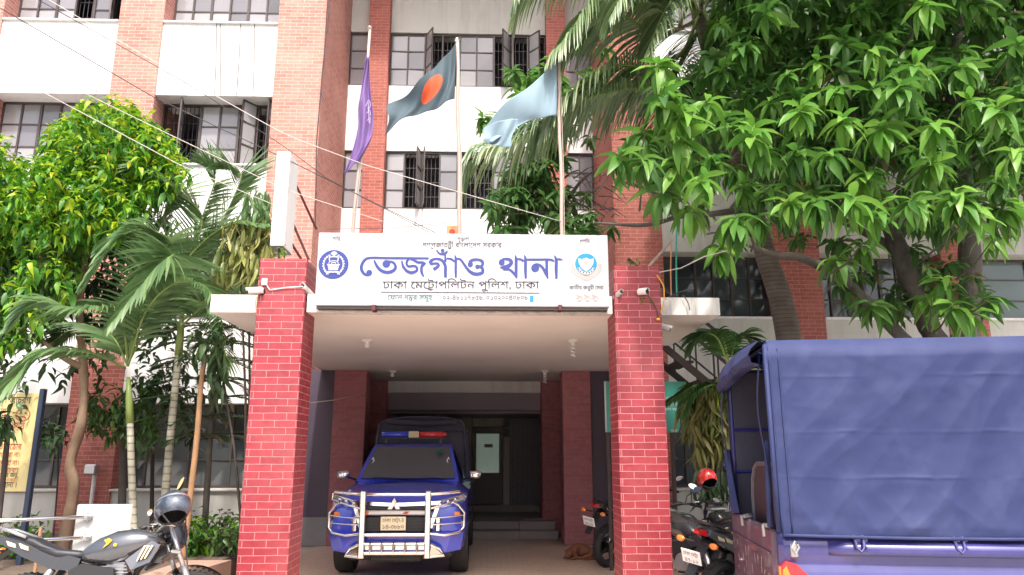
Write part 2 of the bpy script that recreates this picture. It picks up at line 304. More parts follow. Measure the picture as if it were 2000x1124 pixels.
    def build(s, name, mats, parent=None, smooth=False, local=False, angle=None, fixn=True, uvoff=(0, 0)):
        if not isinstance(mats, (list, tuple)): mats = [mats]
        vs = np.array(s.v, dtype=np.float64).reshape(-1, 3)
        off = Vector((0,0,0))
        if parent is not None and not local: off = OFF.get(parent.name, Vector((0,0,0)))
        if parent is None:
            lo = vs.min(0); hi = vs.max(0); off = Vector(((lo[0]+hi[0])/2, (lo[1]+hi[1])/2, lo[2]))
        me = bpy.data.meshes.new(name); me.from_pydata((vs-np.array(off)).tolist(), [], s.f); me.update()
        if fixn:
            bm = bmesh.new(); bm.from_mesh(me); bmesh.ops.recalc_face_normals(bm, faces=bm.faces); bm.to_mesh(me); bm.free()
        for m in mats: me.materials.append(m)
        me.polygons.foreach_set('material_index', s.m)
        if smooth: me.polygons.foreach_set('use_smooth', [True]*len(me.polygons))
        # box-projected UVs in metres
        uvl = me.uv_layers.new(name='UVMap'); nl = len(me.loops)
        if nl < 400000:
            vi = np.zeros(nl, np.int32); me.loops.foreach_get('vertex_index', vi)
            nf = len(me.polygons); nr = np.zeros(nf*3); me.polygons.foreach_get('normal', nr); nr = np.abs(nr.reshape(-1, 3)); lt = np.zeros(nf, np.int32); me.polygons.foreach_get('loop_total', lt)
            ax = np.repeat(nr.argmax(1), lt); co = vs[vi]
            u = np.where(ax == 0, co[:, 1], co[:, 0])+uvoff[0]; v = np.where(ax == 2, co[:, 1], co[:, 2])+uvoff[1]
            uvl.data.foreach_set('uv', np.stack([u, v], 1).ravel())
        if angle is not None:
            me.polygons.foreach_set('use_smooth', [True]*len(me.polygons))
            try: me.set_sharp_from_angle(angle=R(angle))
            except Exception: pass
        o = bpy.data.objects.new(name, me); COL.objects.link(o)
        if parent is not None: o.parent = parent; OFF[o.name] = OFF.get(parent.name, Vector((0,0,0)))
        else: o.location = off; OFF[o.name] = off
        return o
def tag(o, label=None, cat=None, group=None, kind=None):
    if label: o['label'] = label
    if cat: o['category'] = cat
    if group: o['group'] = group
    if kind: o['kind'] = kind
    return o
def thing(name, label, cat, loc=(0,0,0), rz=0, group=None):
    o = bpy.data.objects.new(name, None); COL.objects.link(o); o.location = loc; o.rotation_euler = (0, 0, rz); o.empty_display_size = .2
    OFF[o.name] = Vector(loc)
    return tag(o, label, cat, group)
def plabel(o, label): o['label'] = label; return o
def cat_rom(pts, n):
    """smooth curve through points"""
    P = [Vector(p) for p in pts]; P = [P[0]*2-P[1]]+P+[P[-1]*2-P[-2]]; out = []; m = len(P)-3
    for k in range(n+1):
        t = k/n*m; i = min(int(t), m-1); u = t-i; a, b, c, d = P[i:i+4]
        out.append(.5*((2*b)+(c-a)*u+(2*a-5*b+4*c-d)*u*u+(3*b-a-3*c+d)*u**3))
    return out
# ================================================================== ground
FY, WY, RY = 13.5, 13.95, 16.0            # pier fronts, window plane of the wings, wall of the entrance recess
g = MB(); g.box(-70, 70, -60, 80, -.3, 0); tag(g.build('ground', M['ground']), 'grey concrete yard around the police station', 'ground', kind='structure')
g = MB(); g.box(-3.0, 2.75, 4.0, 14.95, .0, .012); tag(g.build('paved_driveway', M['tile']), 'brown paved driveway running under the entrance porch', 'paving', kind='structure')
# planter bed on the left
g = MB(); g.box(-9.5, -3.3, 8.2, 13.4, .0, .30); tag(g.build('soil', M['soil']), 'brown soil of the planted bed left of the porch', 'soil', kind='structure')
g = MB()
g.prism([(-2.78, 8.62), (-2.98, 6.9), (-3.30, 6.9), (-3.28, 8.62)], 0.0, .46, plane='xy')
tag(g.build('planter_kerb', M['kerb']), 'brown plastered planter wall running out from the left porch pillar', 'planter wall')

# ================================================================== police station
B = thing('police_station', 'white banded police station with pink brick piers and a pillared entrance porch', 'building', (0, 14, 0))
TOP = 14.4
def pier(x0, x1, y0, y1, z0, z1, m, name='brick_pier'):
    b = MB(); b.box(x0, x1, y0, y1, z0, z1); return b.build(name, m, B)
pier(-10.55, -9.7, FY, 14.6, 0, TOP, M['brick_pink'])
pier(-7.42, -6.55, FY, 14.6, 3.15, TOP, M['brick_pink'])
pier(-7.42, -6.52, FY, 14.6, 0, 3.15, M['brick_orange'])
pier(-4.27, -3.33, FY, RY, 0, TOP, M['brick_pink'])
pier(2.38, 3.29, FY, RY, 0, TOP, M['brick_orange'])
pier(5.42, 6.3, FY, 14.6, 0, TOP, M['brick_orange'])
pier(8.66, 9.42, FY, 14.6, 0, TOP, M['brick_orange'])
pier(11.8, 12.6, FY, 14.6, 0, TOP, M['brick_orange'])
pier(-2.86, -2.38, 15.72, RY-.003, 3.3, TOP, M['brick_orange'], 'pilaster')
pier(1.30, 1.75, 15.72, RY-.003, 3.3, TOP, M['brick_orange'], 'pilaster')
LV = [(1.0, 2.45), (4.1, 5.33), (7.02, 8.42), (10.05, 11.48)]     # window openings, floor by floor
def wall(x0, x1, y0, y1, z0, z1, m, name='wall_band', soff=None):
    b = MB(); b.box(x0, x1, y0, y1, z0, z1); return b.build(name, m, B)
_wid = [0]
def window(x0, x1, z0, z1, y, nc, nr, gl='glass', opened=(), missing=(), topdark=False, gr=True):
    """steel frame with panes; columns in `opened` have their leaf swung out, grille showing behind"""
    w = (x1-x0)/nc; h = (z1-z0)/nr; t = .035
    f = MB(); f.box(x0, x1, y-.03, y+.03, z0, z0+.045); f.box(x0, x1, y-.03, y+.03, z1-.045, z1)
    for i in range(nc+1):
        xx = x0+i*w; f.box(max(x0, xx-t/2-(.008 if i % 2 == 0 else 0)), min(x1, xx+t/2+(.008 if i % 2 == 0 else 0)), y-.034, y+.034, z0+.045, z1-.045)
    gl_ = MB(); gi = MB()
    for i in range(nc):
        a = x0+i*w+t/2; b = x0+(i+1)*w-t/2
        if i in opened:
            gi.box(a, b, y+.09, y+.10, z0+.05, z0+.07)
            n = max(3, int((b-a)/.075))
            for k in range(n+1): q = a+(b-a)*k/n; gi.box(q-.006, q+.006, y+.085, y+.097, z0+.02, z1-.02)
            for k in range(1, 4): q = z0+(z1-z0)*k/4; gi.box(a, b, y+.098, y+.106, q-.008, q+.008)
            continue
        for k in range(1, nr): q = z0+k*h; f.box(a+.002, b-.002, y-.022, y+.022, q-.013, q+.013)
        for k in range(nr):
            tl = random.uniform(-.012, .012); c0 = z0+k*h+.013; c1 = z0+(k+1)*h-.013
            gl_.box(a, b, y-.006+tl, y-.002+tl, c0, c1) if False else gl_.add([(a, y-.004+tl, c0), (b, y-.004-tl, c0), (b, y-.004-tl*.5, c1), (a, y-.004+tl*.5, c1), (a, y+.004+tl, c0), (b, y+.004-tl, c0), (b, y+.004-tl*.5, c1), (a, y+.004+tl*.5, c1)], [(0,1,2,3),(7,6,5,4),(0,4,5,1),(1,5,6,2),(2,6,7,3),(3,7,4,0)])
    wf = f.build('window', M['frame'], B)
    if gl_.v: gl_.build('window_glass', M[gl], wf)
    if gi.v: gi.build('window_grille', M['grille'], wf)
    for i, sgn, ang in [(o, s, a) for o, (s, a) in (opened.items() if isinstance(opened, dict) else [])]:
        if ang is None: continue
        hx = x0+i*w+(0.02 if sgn < 0 else w-.02)
        c = MB(); L = w-.03; M4 = Matrix.Translation((hx, y-.04, 0)) @ Matrix.Rotation(-ang*(-sgn if False else 1)*1.0 if sgn < 0 else ang, 4, 'Z')
        d = 1 if sgn < 0 else -1
        for (p0, p1, q0, q1) in ((0, .03, z0+.02, z1-.02), (L-.03, L, z0+.02, z1-.02)): c.box(min(d*p0, d*p1), max(d*p0, d*p1), -.014, .014, q0, q1, 0, M4)
        for k in range(nr+1):
            q = min(max(z0+k*h, z0+.035), z1-.035); c.box(min(d*.03, d*(L-.03)), max(d*.03, d*(L-.03)), -.012, .012, q-.015, q+.015, 0, M4)
        c.box(min(d*.03, d*(L-.03)), max(d*.03, d*(L-.03)), -.003, .003, z0+.04, z1-.04, 1, M4)
        c.build('open_casement', [M['frame'], M[gl]], wf)
    return wf
def bay(x0, x1, y, levels, glass, nc, opens=None, m=None, bt=.42):
    """white bands, sills and windows of one bay of a wing"""
    for li in levels:
        z0, z1 = LV[li]; wm = m or (M['white'] if x0 < 0 or li > 2 else M['cream'])  # right wing below the top floor: shade put in as cream
        zb = LV[li-1][1]+.03 if li else 0
        b = MB(); b.box(x0, x1, FY+.03, WY+bt, zb, z0-.04); b.build('wall_band', wm if li > 1 or x0 < 0 and li else M['cream'], B)
        s = MB(); s.bbox(x0+.003, x1-.003, FY-.02, WY+.05, z0-.04, z0+.004, .01); s.build('window_sill', M['white'] if li else M['cream'], B)
        window(x0+.01, x1-.01, z0+.006, z1+.03, WY, nc, 3, glass[li] if isinstance(glass, (list, tuple)) else glass, (opens or {}).get(li, {}))
    b = MB(); b.box(x0, x1, FY+.03, WY+bt, LV[levels[-1]][1]+.03, TOP); b.build('wall_band', M['white'], B)
A55, A80 = R(60), R(82)
bay(-9.7, -7.42, FY, [0, 1, 2, 3], ['glass_dk', 'glass_dk', 'glass', 'glass'], 6, {3: {3: (-1, None), 5: (-1, R(70))}})
bay(-6.55, -4.27, FY, [0, 1, 2, 3], ['glass_dk', 'glass_dk', 'glass', 'glass'], 6, {2: {0: (-1, None), 1: (-1, R(75)), 4: (1, R(55)), 5: (1, R(80))}})
bay(3.29, 5.42, FY, [0, 1, 2, 3], ['glass_dk', 'glass_dk', 'glass', 'glass'], 6, {3: {2: (-1, A55)}})
bay(6.3, 8.66, FY, [0, 1, 2, 3], ['glass_dk', 'glass_dk', 'glass', 'glass'], 7)
bay(9.42, 11.8, FY, [0, 1, 2, 3], ['glass_dk', 'glass_gr', 'glass', 'glass'], 2)
# rooms behind the windows and slabs
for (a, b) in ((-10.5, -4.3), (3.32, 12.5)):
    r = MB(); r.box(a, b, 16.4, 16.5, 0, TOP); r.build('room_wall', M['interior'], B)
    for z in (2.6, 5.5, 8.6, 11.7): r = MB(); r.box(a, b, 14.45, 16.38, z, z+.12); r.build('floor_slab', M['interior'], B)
# recess above the porch
RW = [(-3.33, -2.86, 1), (-2.38, 1.30, 9), (1.75, 2.38, 2)]
for (a, b, n) in RW:
    wall(a, b, RY, RY+.4, 3.3, 4.16, M['white']); wall(a, b, RY, RY+.4, 5.36, 7.0, M['white']); wall(a, b, RY, RY+.4, 8.4, 10.03, M['white']); wall(a, b, RY, RY+.4, 11.42, TOP, M['cream'])  # topmost band is cream: the shade under the roof put into its colour
    for z0, z1, op in ((4.16, 5.36, {}), (7.0, 8.4, {1: (1, R(80)), 2: (-1, R(80)), 4: (-1, None), 5: (1, None), 7: (1, R(60))}), (10.03, 11.42, {2: (-1, R(62)), 3: (1, None), 6: (1, R(60)), 7: (-1, R(88)), 8: (-1, R(50))})):
        window(a+.005, b-.005, z0+.004, z1-.004, RY+.08, n, 3, 'glass', op if n == 9 else {})
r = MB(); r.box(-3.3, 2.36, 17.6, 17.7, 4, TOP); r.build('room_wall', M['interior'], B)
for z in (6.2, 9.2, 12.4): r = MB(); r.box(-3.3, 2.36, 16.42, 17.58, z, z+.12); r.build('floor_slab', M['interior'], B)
r = MB(); r.bbox(-10.6, 12.7, 13.25, 20, TOP, TOP+.25, .02); r.build('roof_slab', M['white'], B)
r = MB(); r.box(-10.5, 12.6, 19.9, 20, 0, TOP-.003); r.box(-10.55, -10.5, 14.6, 19.9, 0, TOP-.003); r.box(12.6, 12.65, 14.6, 19.9, 0, TOP-.003); r.build('rear_wall', M['cream'], B)
# cables running down the white band and up the corner of the pier
for px, dx in ((423, -4), (470, -8), (430, 0), (497, -3)):
    a = W(px, 44, FY+.01); b = W(px+dx, 186, FY+.01); c = MB(); c.tube([a, (a+b)/2+Vector((.01, 0, 0)), b], .006, 5); c.build('wall_cable', M['wire'], B)
a = W(308, 40, FY+.01); b = W(301, 186, FY+.01); c = MB(); c.tube([a, b], .006, 5); c.build('wall_cable', M['wire'], B)
a = W(646, -10, FY-.012); b = W(618, 280, FY-.012); d = W(616, 440, FY-.012); c = MB(); c.tube([a, (a+b)/2+Vector((-.02, 0, 0)), b, d], .011, 6)
c.build('wall_cable', M['wire'], B)

# ------------------------------------------------------------------ porch
PF = 8.2
r = MB(); r.box(-3.1, 2.62, PF, 15.99, 3.12, 3.32, 0)
for f_, mi in list(zip(r.f, r.m)): pass
cn = MB(); cn.add(r.v, r.f); cn.m = [1, 0, 0, 0, 0, 0]
cn.build('porch_canopy', [M['concrete_dirty'], M['soffit']], B)
r = MB(); r.box(-2.0, 1.37, PF-.14, PF-.003, 3.10, 3.30); r.build('porch_fascia', M['concrete_dirty'], B)
def porch_pillar(x0, x1, y0, y1, z1, m):
    b = MB(); b.bbox(x0, x1, y0, y1, 0.013, z1, .012); return b.build('porch_pillar', m, B, uvoff=(.05, .02))
porch_pillar(-2.53, -2.015, 8.0, 8.52, 3.69, M['brick_red']); porch_pillar(1.385, 1.905, 8.0, 8.52, 3.64, M['brick_red'])
porch_pillar(-2.85, -2.255, 13.85, 14.4, 3.118, M['brick_in']); porch_pillar(1.37, 1.90, 13.85, 14.4, 3.118, M['brick_in'])
porch_pillar(-2.66, -2.13, 15.75, 16.3, 3.118, M['brick_in']); porch_pillar(1.11, 1.56, 15.6, 16.3, 3.118, M['brick_in'])
r = MB(); r.box(-2.13, 1.11, 15.93, 16.25, 2.88, 3.118); r.build('porch_beam', M['white'], B)
# dark walls closing the porch
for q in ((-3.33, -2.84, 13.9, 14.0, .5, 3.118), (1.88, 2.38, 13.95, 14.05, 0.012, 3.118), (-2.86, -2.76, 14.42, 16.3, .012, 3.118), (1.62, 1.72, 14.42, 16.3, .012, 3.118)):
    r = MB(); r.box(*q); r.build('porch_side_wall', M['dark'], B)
r = MB(); r.box(-3.33, -2.84, 13.87, 14.02, .012, .5); r.build('plinth', M['plinth'], B)
# vestibule
r = MB(); r.box(-2.13, 1.45, 16.3, 18.3, 2.46, 2.52); r.box(-2.13, 1.11, 16.05, 16.18, 2.52, 2.88); r.box(-2.2, -2.13, 16.3, 18.3, .3, 2.46); r.box(1.48, 1.55, 16.3, 18.3, .3, 2.9); r.box(-2.2, -.42, 18.0, 18.1, .46, 2.46); r.box(.52, 1.48, 18.3, 18.4, .3, 2.9); r.box(-.42, .52, 18.0, 18.1, 2.42, 2.5); r.build('vestibule_wall', M['vestibule'], B)
r = MB(); r.bbox(-2.6, .75, 14.92, 15.3, .0, .155, .012); r.bbox(-2.6, .75, 15.26, 15.9, .155, .31, .012); r.bbox(-2.15, 1.5, 15.86, 18.35, 0, .315, .01); r.bbox(.62, 1.32, 15.15, 15.5, .004, .32, .012); r.bbox(.60, 1.36, 14.9, 15.14, .004, .16, .012); r.build('entrance_steps', M['step'], B)
r = MB(); r.box(-2.1, 1.4, 17.7, 18.0, .318, .46); r.build('door_threshold', M['step'], B)
r = MB(); r.box(-.62, -.40, 17.9, 17.99, .46, 2.45); r.box(.36, .50, 17.9, 17.99, .46, 2.0); r.box(-.36, .36, 17.9, 17.99, 2.26, 2.44); r.build('door_surround', M['cream'], B)
d = MB(); d.box(-.38, -.30, 17.94, 17.99, .47, 2.2); d.box(.28, .34, 17.94, 17.99, .47, 2.2); d.box(-.30, .28, 17.94, 17.99, 2.1, 2.2); d.box(-.30, .28, 17.95, 17.99, .47, 1.16)
for k in range(9): d.box(-.28+k*.062, -.26+k*.062, 17.935, 17.951, .55, 1.1)
dr = d.build('door', M['frame'], B)
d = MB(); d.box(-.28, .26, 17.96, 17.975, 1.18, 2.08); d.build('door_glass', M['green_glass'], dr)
d = MB(); d.box(-.09, .11, 17.953, 17.959, 1.76, 1.84); d.build('door_notice', M['plinth'], dr)
d = MB(); d.tube([(-.36, 17.9, 2.24), (.5, 17.9, 2.24)], .022, 8); d.build('door_roller', M['alu'], dr)
d = MB()                                                      # collapsible gate folded beside the door
for k in range(16):
    x = .50+k*.058; d.box(x, x+.022, 17.75, 17.78, .36, 2.42)
for k in range(7):
    z = .5+k*.3
    for j in range(5): d.beam((.52+j*.17, 17.765, z), (.52+j*.17+.16, 17.765, z+.14), .014, .012); d.beam((.52+j*.17, 17.77, z+.14), (.52+j*.17+.16, 17.77, z), .014, .012)
d.build('collapsible_gate', M['gate_steel'], B)
# small green-tinted electric fan-light / ceiling fittings
for (x, y, k) in ((-1.67, 10.17, 0), (1.16, 10.13, 1), (-1.81, 14.0, 0), (1.05, 13.9, 1)):
    t = thing('ceiling_lamp', {(-1.67): 'small unlit lamp holder on the porch ceiling near the left pillar', 1.16: 'spiral energy saving bulb hanging from the porch ceiling near the right pillar', -1.81: 'small white fitting on the porch ceiling above the inner left pillar', 1.05: 'bulb hanging at the back of the porch ceiling near the right inner pillar'}[x], 'lamp', (x, y, 3.12), group='porch ceiling lamps')
    m = MB(); m.lathe([(.075, 0), (.075, -.012), (.05, -.03), (.028, -.04), (.028, -.07), (.022, -.075)], (x, y, 3.12), n=16); m.build('lamp_base', M['lamp_white'], t, angle=30)
    m = MB()
    if k:
        pts = [(x+.028*math.cos(a), y+.028*math.sin(a), 3.045-.018*a/2.2) for a in np.linspace(0, 6*math.pi, 40)]; m.tube(pts, .011, 6)
    else: m.ball((x, y, 3.03), (.035, .035, .028))
    m.build('bulb', M['lamp_white'], t, smooth=True)
# ================================================================== lettering
FILL = {}
def fill(loops):
    """triangulate the union of closed outlines (non-zero winding), tolerant of overlaps"""
    vs = []; es = []
    for lp in loops:
        o = len(vs); vs += [Vector(p) for p in lp]; n = len(lp); es += [(o+i, o+(i+1) % n) for i in range(n)]
    V, E_, T = geometry.delaunay_2d_cdt(vs, es, [], 0, 1e-6, False)[:3]
    ft = []
    for t in T:
        c = (V[t[0]]+V[t[1]]+V[t[2]])/3; wn_ = 0
        for lp in loops:
            n = len(lp)
            for i in range(n):
                a = lp[i]; b = lp[(i+1) % n]
                if (a[1] <= c.y) != (b[1] <= c.y):
                    x = a[0]+(c.y-a[1])*(b[0]-a[0])/(b[1]-a[1])
                    if x > c.x: wn_ += 1 if b[1] > a[1] else -1
        if wn_: ft.append(tuple(t))
    return [(v.x, v.y) for v in V], ft
GL = {}
def curve_loops(txt, bold):
    c = bpy.data.curves.new('tmp', 'FONT'); c.body = txt; c.fill_mode = 'NONE' if hasattr(c, 'fill_mode') else c.fill_mode; c.resolution_u = 3; c.offset = bold
    o = bpy.data.objects.new('tmp', c); COL.objects.link(o)
    me = bpy.data.meshes.new_from_object(o.evaluated_get(bpy.context.evaluated_depsgraph_get()))
    co = [v.co.copy() for v in me.vertices]; nx = {}
    for e in me.edges: a, b = e.vertices; nx.setdefault(a, []).append(b); nx.setdefault(b, []).append(a)
    seen = set(); loops = []
    for s in range(len(co)):
        if s in seen or s not in nx: continue
        lp = [s]; seen.add(s); nb = [q for q in nx[s]]; cur = min(nb, key=lambda q: (q != s+1, q)); prev = s
        while cur not in seen:
            seen.add(cur); lp.append(cur); k = [q for q in nx[cur] if q != prev]; prev = cur
            if not k: break
            cur = k[0]
        if len(lp) > 2: loops.append([(co[i].x, co[i].y) for i in lp])
    bpy.data.objects.remove(o); bpy.data.curves.remove(c); bpy.data.meshes.remove(me)
    return loops
def glyph(ch, bold):
    if (ch, bold) not in GL:
        lp = curve_loops(ch, bold)
        a = curve_loops(ch+'H', 0); h = curve_loops('H', 0)
        adv = max(p[0] for l in a for p in l)-max(p[0] for l in h for p in l)
        v, t = fill(lp) if lp else ([], [])
        if ch in 'ুূৃ্ঁ': adv = 0
        GL[(ch, bold)] = (v, t, adv)
    return GL[(ch, bold)]
def layout(txt, bold=0.0):
    """visual-order Bengali: '_x' hangs a small x under the last letter, '~' adds the r stroke under it"""
    x = 0; V = []; T = []; i = 0; last = 0; lastx = 0
    def put(v, t, sx, ox, oy, s=1):
        o = len(V); V.extend([(p[0]*s*sx+ox, p[1]*s+oy) for p in v]); T.extend([tuple(k+o for k in q) for q in t])
    while i < len(txt):
        ch = txt[i]
        if ch == ' ': x += .28; i += 1; continue
        if ch == '_':
            i += 1; v, t, a = glyph(txt[i], bold); put(v, t, 1, lastx+(last-a*.55)*.6, -.25, .55); i += 1; continue
        if ch == '~':
            w = .045+bold; q = [(0, .02), (.12, -.10), (.28, -.15), (.45, -.10), (.45, -.10+w), (.28, -.15+w*1.4), (.14, -.10+w*1.5), (.03, .02+w)]
            v, t = fill([q]); put(v, t, 1, lastx, -.02); i += 1; continue
        v, t, a = glyph(ch, bold); put(v, t, 1, x, 0)
        if a: lastx = x; last = a
        x += a; i += 1
    return V, T, x
def text_on(mb, txt, frame, x, y, w=None, h=None, bold=0.0, mi=0, thick=.003, align='l'):
    """frame: function (u, v, depth) -> world point; x, y baseline position; w = total width or h = letter size"""
    V, T, adv = layout(txt, bold)
    if not V: return
    s = w/adv if w else h; sx = s; sy = h or s
    ox = x-(adv*sx/2 if align == 'c' else adv*sx if align == 'r' else 0)
    mb.add([frame(p[0]*sx+ox, p[1]*sy+y, thick) for p in V], T, mi)
def stroke(pts, ws):
    """outline loop of a brush stroke of changing width (counter-clockwise quads joined with discs)"""
    P = cat_rom([(p[0], p[1], 0) for p in pts], 6*(len(pts)-1)) if len(pts) > 2 else [Vector((*p, 0)) for p in pts]
    n = len(P); wl = [np.interp(i/(n-1)*(len(pts)-1), range(len(pts)), ws)/2 for i in range(n)]; l = []; r = []
    for i in range(n):
        t = (P[min(i+1, n-1)]-P[max(i-1, 0)]).normalized(); nn = Vector((-t.y, t.x, 0)); l.append(P[i]+nn*wl[i]); r.append(P[i]-nn*wl[i])
    out = []
    for i in range(n-1):
        q = [r[i], r[i+1], l[i+1], l[i]]; ar = sum(q[k].x*q[(k+1) % 4].y-q[(k+1) % 4].x*q[k].y for k in range(4))
        out.append([(p.x, p.y) for p in (q if ar > 0 else q[::-1])])
    return out
def disc(x, y, r, n=20): return [(x+r*math.cos(2*math.pi*k/n), y+r*math.sin(2*math.pi*k/n)) for k in range(n)]
def ccw(lp):
    ar = sum(lp[k][0]*lp[(k+1) % len(lp)][1]-lp[(k+1) % len(lp)][0]*lp[k][1] for k in range(len(lp)))
    return lp if ar > 0 else lp[::-1]
def ink(mb, loops, frame, thick, mi=0):
    v, t = fill([ccw(l) for l in loops]); mb.add([frame(p[0], p[1], thick) for p in v], t, mi)

# ================================================================== main name board
SY = 7.92; SX0, SX1 = -1.885, 1.318; SZ0, SZ1 = 3.148, 3.968
SB = thing('name_board', 'wide white name board with blue lettering across the front of the porch', 'sign', (-.28, SY+.09, SZ0))
b = MB(); b.bbox(SX0, SX1, SY, SY+.16, SZ0, SZ1, .008); b.build('board', M['signwhite'], SB)
b = MB(); b.box(SX0+.02, SX1-.02, SY+.02, SY+.14, SZ0-.03, SZ0-.001); b.build('board_shadow_strip', M['frame'], SB)  # dark strip drawn for the shadow under the board
for px in (730, 1094):
    p = W(px, 602, SY-.012); b = MB(); b.bbox(p.x-.022, p.x+.022, SY-.03, SY+.1, p.z-.03, p.z+.035, .005); b.build('clamp', M['rust'], SB)
def sf(u, v, d): return (u, SY-d, v)          # board plane: u = X, v = Z
def sp(px, py): p = W(px, py, SY); return (p.x, p.z)
z5 = lambda x, y: sp(600+x/3.279, 440+y/3.279)
z8 = lambda x, y: sp(600+x/6.667, 450+y/6.667)
PXM = sp(1000, 520)[0]-sp(999, 520)[0]
T_ = []
zA = lambda x, y: sp(690+x/9.524, 480+y/9.524)
zB = lambda x, y: sp(840+x/7.407, 480+y/7.407)
def SA_(q): T_.extend(stroke([zA(x, y) for x, y, w in q], [w/9.524*PXM for x, y, w in q]))
def SB_(q): T_.extend(stroke([zB(x, y) for x, y, w in q], [w/7.407*PXM for x, y, w in q]))
def dA(x, y, r): T_.append(disc(*zA(x, y), r/9.524*PXM))
def dB(x, y, r): T_.append(disc(*zB(x, y), r/7.407*PXM))
SA_([(1405, 240, 36), (1000, 236, 40), (600, 232, 40), (310, 230, 42), (205, 280, 50), (150, 400, 58), (180, 500, 52), (250, 550, 42), (320, 535, 40)]); dA(297, 508, 56)
SA_([(388, 272, 28), (440, 380, 52), (520, 465, 54), (640, 500, 62), (755, 460, 58), (788, 390, 50), (740, 315, 44), (650, 298, 40)]); dA(615, 342, 72)
SA_([(903, 285, 30), (930, 390, 46), (1000, 475, 52), (1090, 505, 60), (1182, 465, 48), (1178, 405, 42), (1120, 378, 44), (1035, 388, 42), (992, 340, 42), (1010, 275, 42), (1060, 240, 34)])
SA_([(1040, 240, 30), (1130, 275, 40), (1200, 312, 48), (1300, 320, 50), (1352, 345, 20)]); SA_([(1330, 325, 56), (1272, 400, 52), (1275, 500, 50), (1312, 582, 24)])
SA_([(1425, 335, 60), (1450, 285, 60), (1500, 255, 44), (1580, 250, 44), (1660, 285, 48), (1712, 380, 56), (1715, 500, 56), (1718, 596, 50)]); SA_([(1430, 345, 50), (1500, 338, 40), (1565, 335, 44), (1585, 380, 50), (1495, 445, 64)])
SA_([(1548, 82, 22), (1600, 148, 36), (1680, 160, 46), (1738, 122, 38), (1746, 88, 14)]); dA(1663, 96, 35); SA_([(1710, 160, 24), (1714, 300, 46)])
SA_([(1735, 240, 30), (1820, 252, 38), (1885, 300, 30)]); SA_([(1886, 172, 10), (1906, 250, 46), (1906, 500, 46), (1910, 602, 30)])
SB_([(365, 196, 30), (430, 196, 30), (475, 245, 30), (540, 340, 36), (610, 398, 46), (690, 414, 50), (758, 388, 44), (760, 340, 42), (730, 308, 40), (690, 308, 44)]); dB(685, 307, 32)
dB(582, 274, 38); SB_([(572, 250, 56), (610, 212, 44), (690, 204, 36), (750, 225, 42), (762, 270, 40), (735, 310, 36)])
dB(1036, 246, 44); SB_([(1016, 230, 44), (1070, 196, 32), (1140, 202, 44), (1178, 240, 50), (1150, 285, 52), (1080, 318, 64), (1012, 316, 12)]); SB_([(1060, 335, 50), (1150, 350, 32), (1210, 402, 36), (1258, 470, 22)]); SB_([(1228, 138, 10), (1244, 200, 44), (1244, 350, 44), (1246, 450, 40)])
SB_([(1250, 196, 26), (1310, 200, 30), (1355, 228, 30)]); SB_([(1362, 138, 10), (1380, 200, 42), (1380, 350, 42), (1384, 478, 30)])
SB_([(1388, 204, 30), (1560, 204, 32), (1740, 205, 32), (1790, 230, 26)]); SB_([(1686, 212, 40), (1690, 400, 42), (1704, 482, 16)]); dB(1520, 326, 58); SB_([(1490, 296, 44), (1550, 272, 32), (1620, 312, 38), (1672, 400, 40), (1700, 470, 16)])
SB_([(1798, 142, 10), (1824, 212, 46), (1824, 350, 46), (1828, 482, 30)]); SB_([(1832, 196, 24), (1880, 200, 30), (1922, 212, 4)])
b = MB(); ink(b, T_, sf, .006); b.build('large_lettering', M['blue_ink'], SB)
def line(txt, x0, x1, ybase, hpx, m, name, bold=.012):
    """fit a line of text between two photo columns of the board"""
    a = sp(x0, ybase); c = sp(x1, ybase); b = MB()
    V, T, adv = layout(txt, bold); fx = (c[0]-a[0])/adv; fy = hpx*PXM
    b.add([sf(p[0]*fx+a[0], p[1]*fy+a[1]+(c[1]-a[1])*(p[0]/adv), .005) for p in V], T); b.build(name, m, SB)
line('শািন_ত', 649, 665, 470, 11, M['ink'], 'motto_lettering', .022)
line('শৃঙ_খলা', 893, 916, 471, 11, M['ink'], 'motto_lettering', .022)
line('প~গিত', 1132, 1152, 475, 11, M['ink'], 'motto_lettering', .022)
line('গণপ~জাতন_ত~ী বাংলােদশ সরকার', 825, 980, 484, 15.5, M['ink'], 'government_lettering', .022)
line('ঢাকা েমেট~াপিলটন পুিলশ, ঢাকা', 747, 1053, 564, 22, M['ink'], 'police_lettering', .026)
b = MB(); p = sp(744, 571); q = sp(1054, 573); b.add([sf(p[0], p[1]-.004, .005), sf(q[0], q[1]-.004, .005), sf(q[0], q[1]+.004, .005), sf(p[0], p[1]+.004, .005)], [(0,1,2,3)]); b.build('underline', M['ink'], SB)
line('েফান নম_বর সমূহ :', 757, 851, 586, 15, M['teal_ink'], 'phone_lettering', .036)
line('০২-৪৮১১৭৮৫৯, ০১৩২০০৪০৮০৯', 864, 1031, 586, 14, M['grey_ink'], 'phone_number', .032)
b = MB(); p = sp(1035, 590); q = sp(1042, 578); b.add([sf(p[0], p[1], .005), sf(q[0], p[1], .005), sf(q[0], q[1], .005), sf(p[0], q[1], .005)], [(0,1,2,3)]); b.build('cyan_patch', M['cyan_ink'], SB)
line('জাতীয় জরুরী েসবা', 1112, 1179, 566, 11.5, M['ink'], 'service_lettering', .024)
line('৯৯৯', 1124, 1170, 589, 26, M['pink_ink'], 'service_number', .005)
